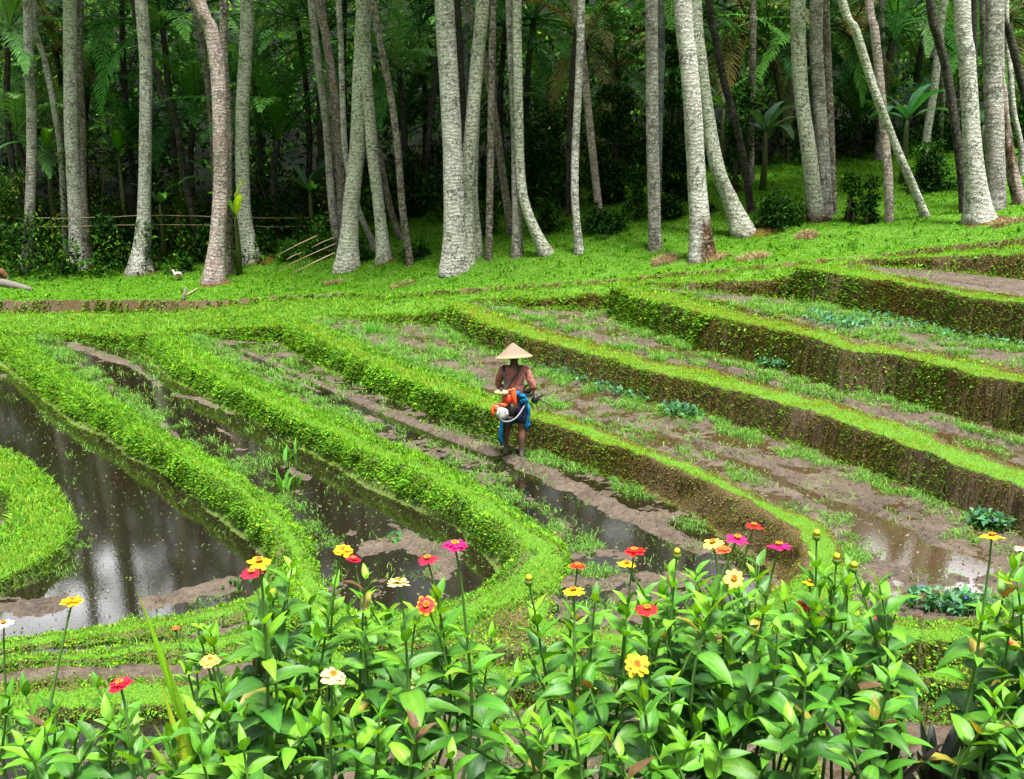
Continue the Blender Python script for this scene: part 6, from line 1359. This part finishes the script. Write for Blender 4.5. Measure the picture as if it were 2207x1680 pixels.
FL_ = [
 (156, 1296, 62, 'yellow', 'tall yellow zinnia alone on a long thin stalk at the left', .02, .55, 2), (8, 1344, 50, 'white', 'whitish zinnia with orange centre cut by the left edge', .1, .5, 2), (259, 1474, 66, 'crimson', 'crimson zinnia low at the left beside the yellow green blades', .2, .2, 2),
 (379, 1358, 26, 'coral', 'small half open coral zinnia left of the leafy mass', .1, .2, 1), (453, 1424, 54, 'paleyellow', 'pale yellow zinnia at the left end of the leafy mass', .15, .12, 5), (559, 1211, 70, 'yellow', 'yellow zinnia directly above a crimson one', .15, .20, 6), (542, 1235, 62, 'crimson', 'crimson zinnia directly below a yellow one', .12, .16, 6),
 (739, 1187, 58, 'yellow', 'yellow zinnia beside a small crimson one, in front of the pale weeds', .1, .26, 5), (761, 1205, 42, 'crimson', 'small crimson zinnia right beside a yellow one', .15, .18, 5), (717, 1457, 74, 'cream', 'large cream zinnia in front of the leafy mass', .22, .14, 6),
 (859, 1256, 66, 'cream', 'cream zinnia before the mud patch of the shallow pond', .18, .14, 6), (921, 1205, 58, 'crimson', 'crimson zinnia before the mud patch, left of the taller magenta one', .08, .16, 6), (981, 1175, 70, 'magenta', 'tall magenta zinnia with orange centre before the end of the shallow pond', .05, .30, 5), (919, 1304, 58, 'redgold', 'red zinnia with golden petal tips facing the viewer', .75, .14, 6),
 (1245, 1220, 46, 'orange', 'orange red zinnia right of the rounded bank nose', .05, .22, 3), (1236, 1273, 58, 'yellow', 'yellow zinnia on a bare stalk in the middle dip of the leafy mass', .12, .22, 5), (1367, 1188, 58, 'red', 'red zinnia before the bright sky reflection', .08, .20, 6), (1351, 1215, 50, 'yellow', 'yellow zinnia tucked under the red one at the sky reflection', .1, .15, 5),
 (1395, 1313, 62, 'red', 'red zinnia half hidden by leaves in the middle', .12, .10, 6), (1373, 1433, 72, 'yellow', 'yellow zinnia facing the viewer deep among the leaves', .6, .12, 5), (1537, 1170, 56, 'paleyellow', 'pale yellow zinnia leftmost of the dense cluster', .25, .22, 6), (1558, 1184, 52, 'coral', 'coral red zinnia low behind the dense cluster', .1, .2, 5),
 (1589, 1161, 62, 'magenta', 'magenta zinnia in the middle of the dense cluster', .12, .22, 6), (1625, 1133, 48, 'red', 'highest red zinnia of the dense cluster', .04, .26, 5), (1679, 1176, 62, 'magenta', 'magenta zinnia at the right of the dense cluster', .05, .18, 6), (1582, 1247, 58, 'paleyellow', 'pale yellow zinnia facing the viewer below the dense cluster', .7, .10, 6),
 (1747, 1256, 48, 'yellow', 'yellow zinnia half hidden behind leaves right of the cluster', .2, .12, 6), (1738, 1302, 54, 'orange', 'orange red zinnia hidden behind leaves right of the cluster', .1, .12, 6), (1904, 1336, 52, 'magenta', 'magenta zinnia half hidden by a leaf at the right', .1, .14, 6), (2138, 1156, 62, 'yellow', 'yellow zinnia at the far right seen edge on', .18, .30, 5),
 (2201, 1184, 40, 'white', 'white zinnia cut by the right edge', .1, .14, 5), (2174, 1390, 30, 'coral', 'tiny orange zinnia at the right edge low down', .1, .12, 5), (1447, 1251, 26, 'red', 'tiny red zinnia peeping out of the leaves', .1, .08, 6)]
for u, v, w, kind, lab, tl, bare, npz in FL_:
    D = min(max(W6(max(w, 50)), 2.1), 3.0) if v < 1400 else 2.12; zinnia(u, v, D, lab, kind, w / F * D * .41, bare, npz, tl, .55 if w < 32 else 0.0)
for u, v, lab in [(1760, 1157, 'tall green zinnia bud beside the bank end, with two small leaves'), (1459, 1197, 'yellow green zinnia bud left of the dense cluster'), (1803, 1208, 'yellow zinnia bud right of the tall green bud'), (1430, 1376, 'zinnia bud among the leaves right of the middle'), (1140, 1254, 'pale zinnia bud in front of the mossy bund'), (1840, 1226, 'lowest yellow zinnia bud right of the tall green bud'), (590, 1285, 'small green zinnia bud below the crimson flower')]:
    zinnia(u, v, 2.6, lab, None, bare=.12, npairs=5, bud=True)
PROF = np.array([(-120, 1480), (-50, 1500), (40, 1470), (90, 1530), (150, 1500), (205, 1475), (260, 1530), (330, 1550), (390, 1420), (440, 1345), (520, 1335), (580, 1275), (640, 1215), (680, 1260), (740, 1265), (790, 1240), (850, 1280), (930, 1280), (1000, 1320), (1060, 1330), (1150, 1345), (1220, 1330), (1290, 1290), (1340, 1310), (1400, 1260), (1440, 1232), (1500, 1235), (1560, 1255), (1640, 1212), (1700, 1265), (1760, 1240), (1830, 1225), (1900, 1262), (1960, 1290), (1985, 1360), (2005, 1480), (2030, 1640), (2105, 1640), (2120, 1400), (2140, 1290), (2180, 1225), (2260, 1200), (2350, 1220)])
prof = lambda u: np.interp(u, PROF[:, 0], PROF[:, 1])
LEAFY = 'leafy flowerless zinnia stem in the foreground flower bed'
def row(us, D0, D1, dv0, dv1, np_):
    for u in us:
        u = u + RG.normal(0, 9); v = prof(u) + RG.uniform(dv0, dv1)
        if v > 1650 or 1955 < u < 2120: continue
        zinnia(u, v, RG.uniform(D0, D1), LEAFY, None, npairs=np_, Ls=RG.uniform(.85, 1.15), group='leafy zinnia stems without flowers')
row([640, 790, 1640, 1830, 1440, 1290, 205, 440, 2185, 1500, 1560, 1760, 1900, 580, 700], 2.5, 2.9, 0, 8, 8)
row(np.concatenate([np.arange(410, 900, 54), np.arange(950, 1380, 100), np.arange(1390, 1965, 50)]), 2.5, 3.0, 10, 70, 6)
row(np.concatenate([np.arange(420, 860, 90), np.arange(960, 1400, 150), np.arange(1420, 1985, 85)]), 2.3, 2.7, 80, 170, 6)
row(np.concatenate([np.arange(430, 900, 100), np.arange(960, 1420, 140), np.arange(1450, 1960, 95)]), 2.1, 2.5, 190, 290, 6)
row([-60, 20, 60, 130, 230, 290], 2.3, 2.7, 0, 60, 6)
row([2135, 2165, 2195, 2230, 2150, 2215, 2180, 2260], 2.3, 2.7, 0, 110, 9)
row([2130, 2200, 2160], 2.1, 2.4, 200, 300, 6)
for u in list(range(-20, 420, 62)) + list(range(430, 1900, 80)) + [1490, 1180, 640, 905, 2200]:
    zinnia(u + RG.normal(0, 14), RG.uniform(1540, 1640), RG.uniform(2.0, 2.4), LEAFY, None, npairs=5, Ls=RG.uniform(.9, 1.2), group='leafy zinnia stems without flowers')
# yellow green sword leaves
ib = at_d(385, 1700, 2.35); iz = float(bank_z(np.array([ib[0]]), np.array([ib[1]]))[0]); ib[2] = iz
ir = empty('sword_leaf_plant', ib); tag(ir, 'yellow green sword leaved plant with one tall blade at the left', 'plant')
for (u, v, du, w, c) in [(294, 1268, 40, .020, (.17, .38, .014)), (352, 1406, 40, .020, (.17, .35, .015)), (330, 1560, 30, .022, (.18, .34, .02)), (300, 1575, 20, .024, (.2, .34, .03)), (415, 1590, 10, .026, (.2, .36, .02)), (385, 1500, 20, .024, (.2, .33, .02)), (452, 1560, 0, .026, (.16, .33, .02)), (430, 1640, -10, .022, (.14, .3, .02)), (345, 1470, 35, .018, (.3, .38, .02))]:
    tip = at_d(u, v, 2.35 + RG.normal(0, .03)) - ib; n, m = 14, 5; t = np.linspace(0, 1, n)
    P = np.stack([tip[0] * t ** 1.25 + du / 900 * (1 - t), tip[1] * t + RG.normal(0, .03) * (1 - t), tip[2] * t], 1); wd = w * .5 * np.clip(np.minimum(1, (1 - t) * 2.6), .02, 1) * (.8 + .2 * np.sin(t * 3))
    q = np.linspace(-1, 1, m); V = P[:, None] + np.array((1.0, .15, 0)) * (wd[:, None] * q)[..., None] + np.array((0, -.35, 0)) * (wd[:, None] * (1 - np.abs(q)))[..., None]
    cc = np.ones((n, m, 3)) * np.array(c) * (1 + RG.normal(0, .06, (n, m, 1))); cc[:, 2] *= 1.2; cc[-2:] *= (1.2, .8, .6)
    mb = MB(); mb.add(V.reshape(-1, 3), [grid_faces(n, m)], cc.reshape(-1, 3)); mb.build('leaf', M_ZLEAF, ir)
def spiky(u, v, D, n, L, label, cols):
    c = at_d(u, v, D); c[2] = max(c[2] - .05, float(bank_z(np.array([c[0]]), np.array([c[1]]))[0])); root = empty('spiky_plant', c); tag(root, label, 'plant', 'dark spiky plants')
    for k in range(n):
        az = k * 2.4; e0 = math.radians(RG.uniform(40, 82)); l = L * RG.uniform(.7, 1.1); nn, m = 9, 3; t = np.linspace(0, 1, nn); h = np.array((math.cos(az), math.sin(az), 0)); s = np.array((-math.sin(az), math.cos(az), 0))
        P = h * (l * math.cos(e0) * t)[:, None] + np.array((0, 0, 1.0)) * (l * (math.sin(e0) * t - .12 * t ** 2))[:, None]; w = l * .065 * np.sin(np.pi * np.clip(t * .9 + .1, 0, 1)) ** .6
        V = P[:, None] + s * (w[:, None] * np.array((-1, 0, 1)))[..., None] + np.array((0, 0, 1.0)) * (w[:, None] * np.array((.4, 0, .4)))[..., None]
        mb = MB(); mb.add(V.reshape(-1, 3), [grid_faces(nn, m)], cols[k % len(cols)]); mb.build('leaf', M_ZLEAF, root)
DK = [(.012, .022, .016), (.03, .02, .022), (.02, .035, .02)]
spiky(2010, 1720, 2.5, 16, .24, 'dark purple green spiky plant at the bottom right', DK); spiky(1905, 1730, 2.4, 14, .22, 'dark spiky plant at the bottom under the right flowers', DK); spiky(2090, 1740, 2.6, 12, .2, 'dark spiky plant rightmost of three at the bottom', DK); spiky(1450, 1740, 2.3, 12, .2, 'dark spiky plant at the bottom under the middle right flowers', DK)
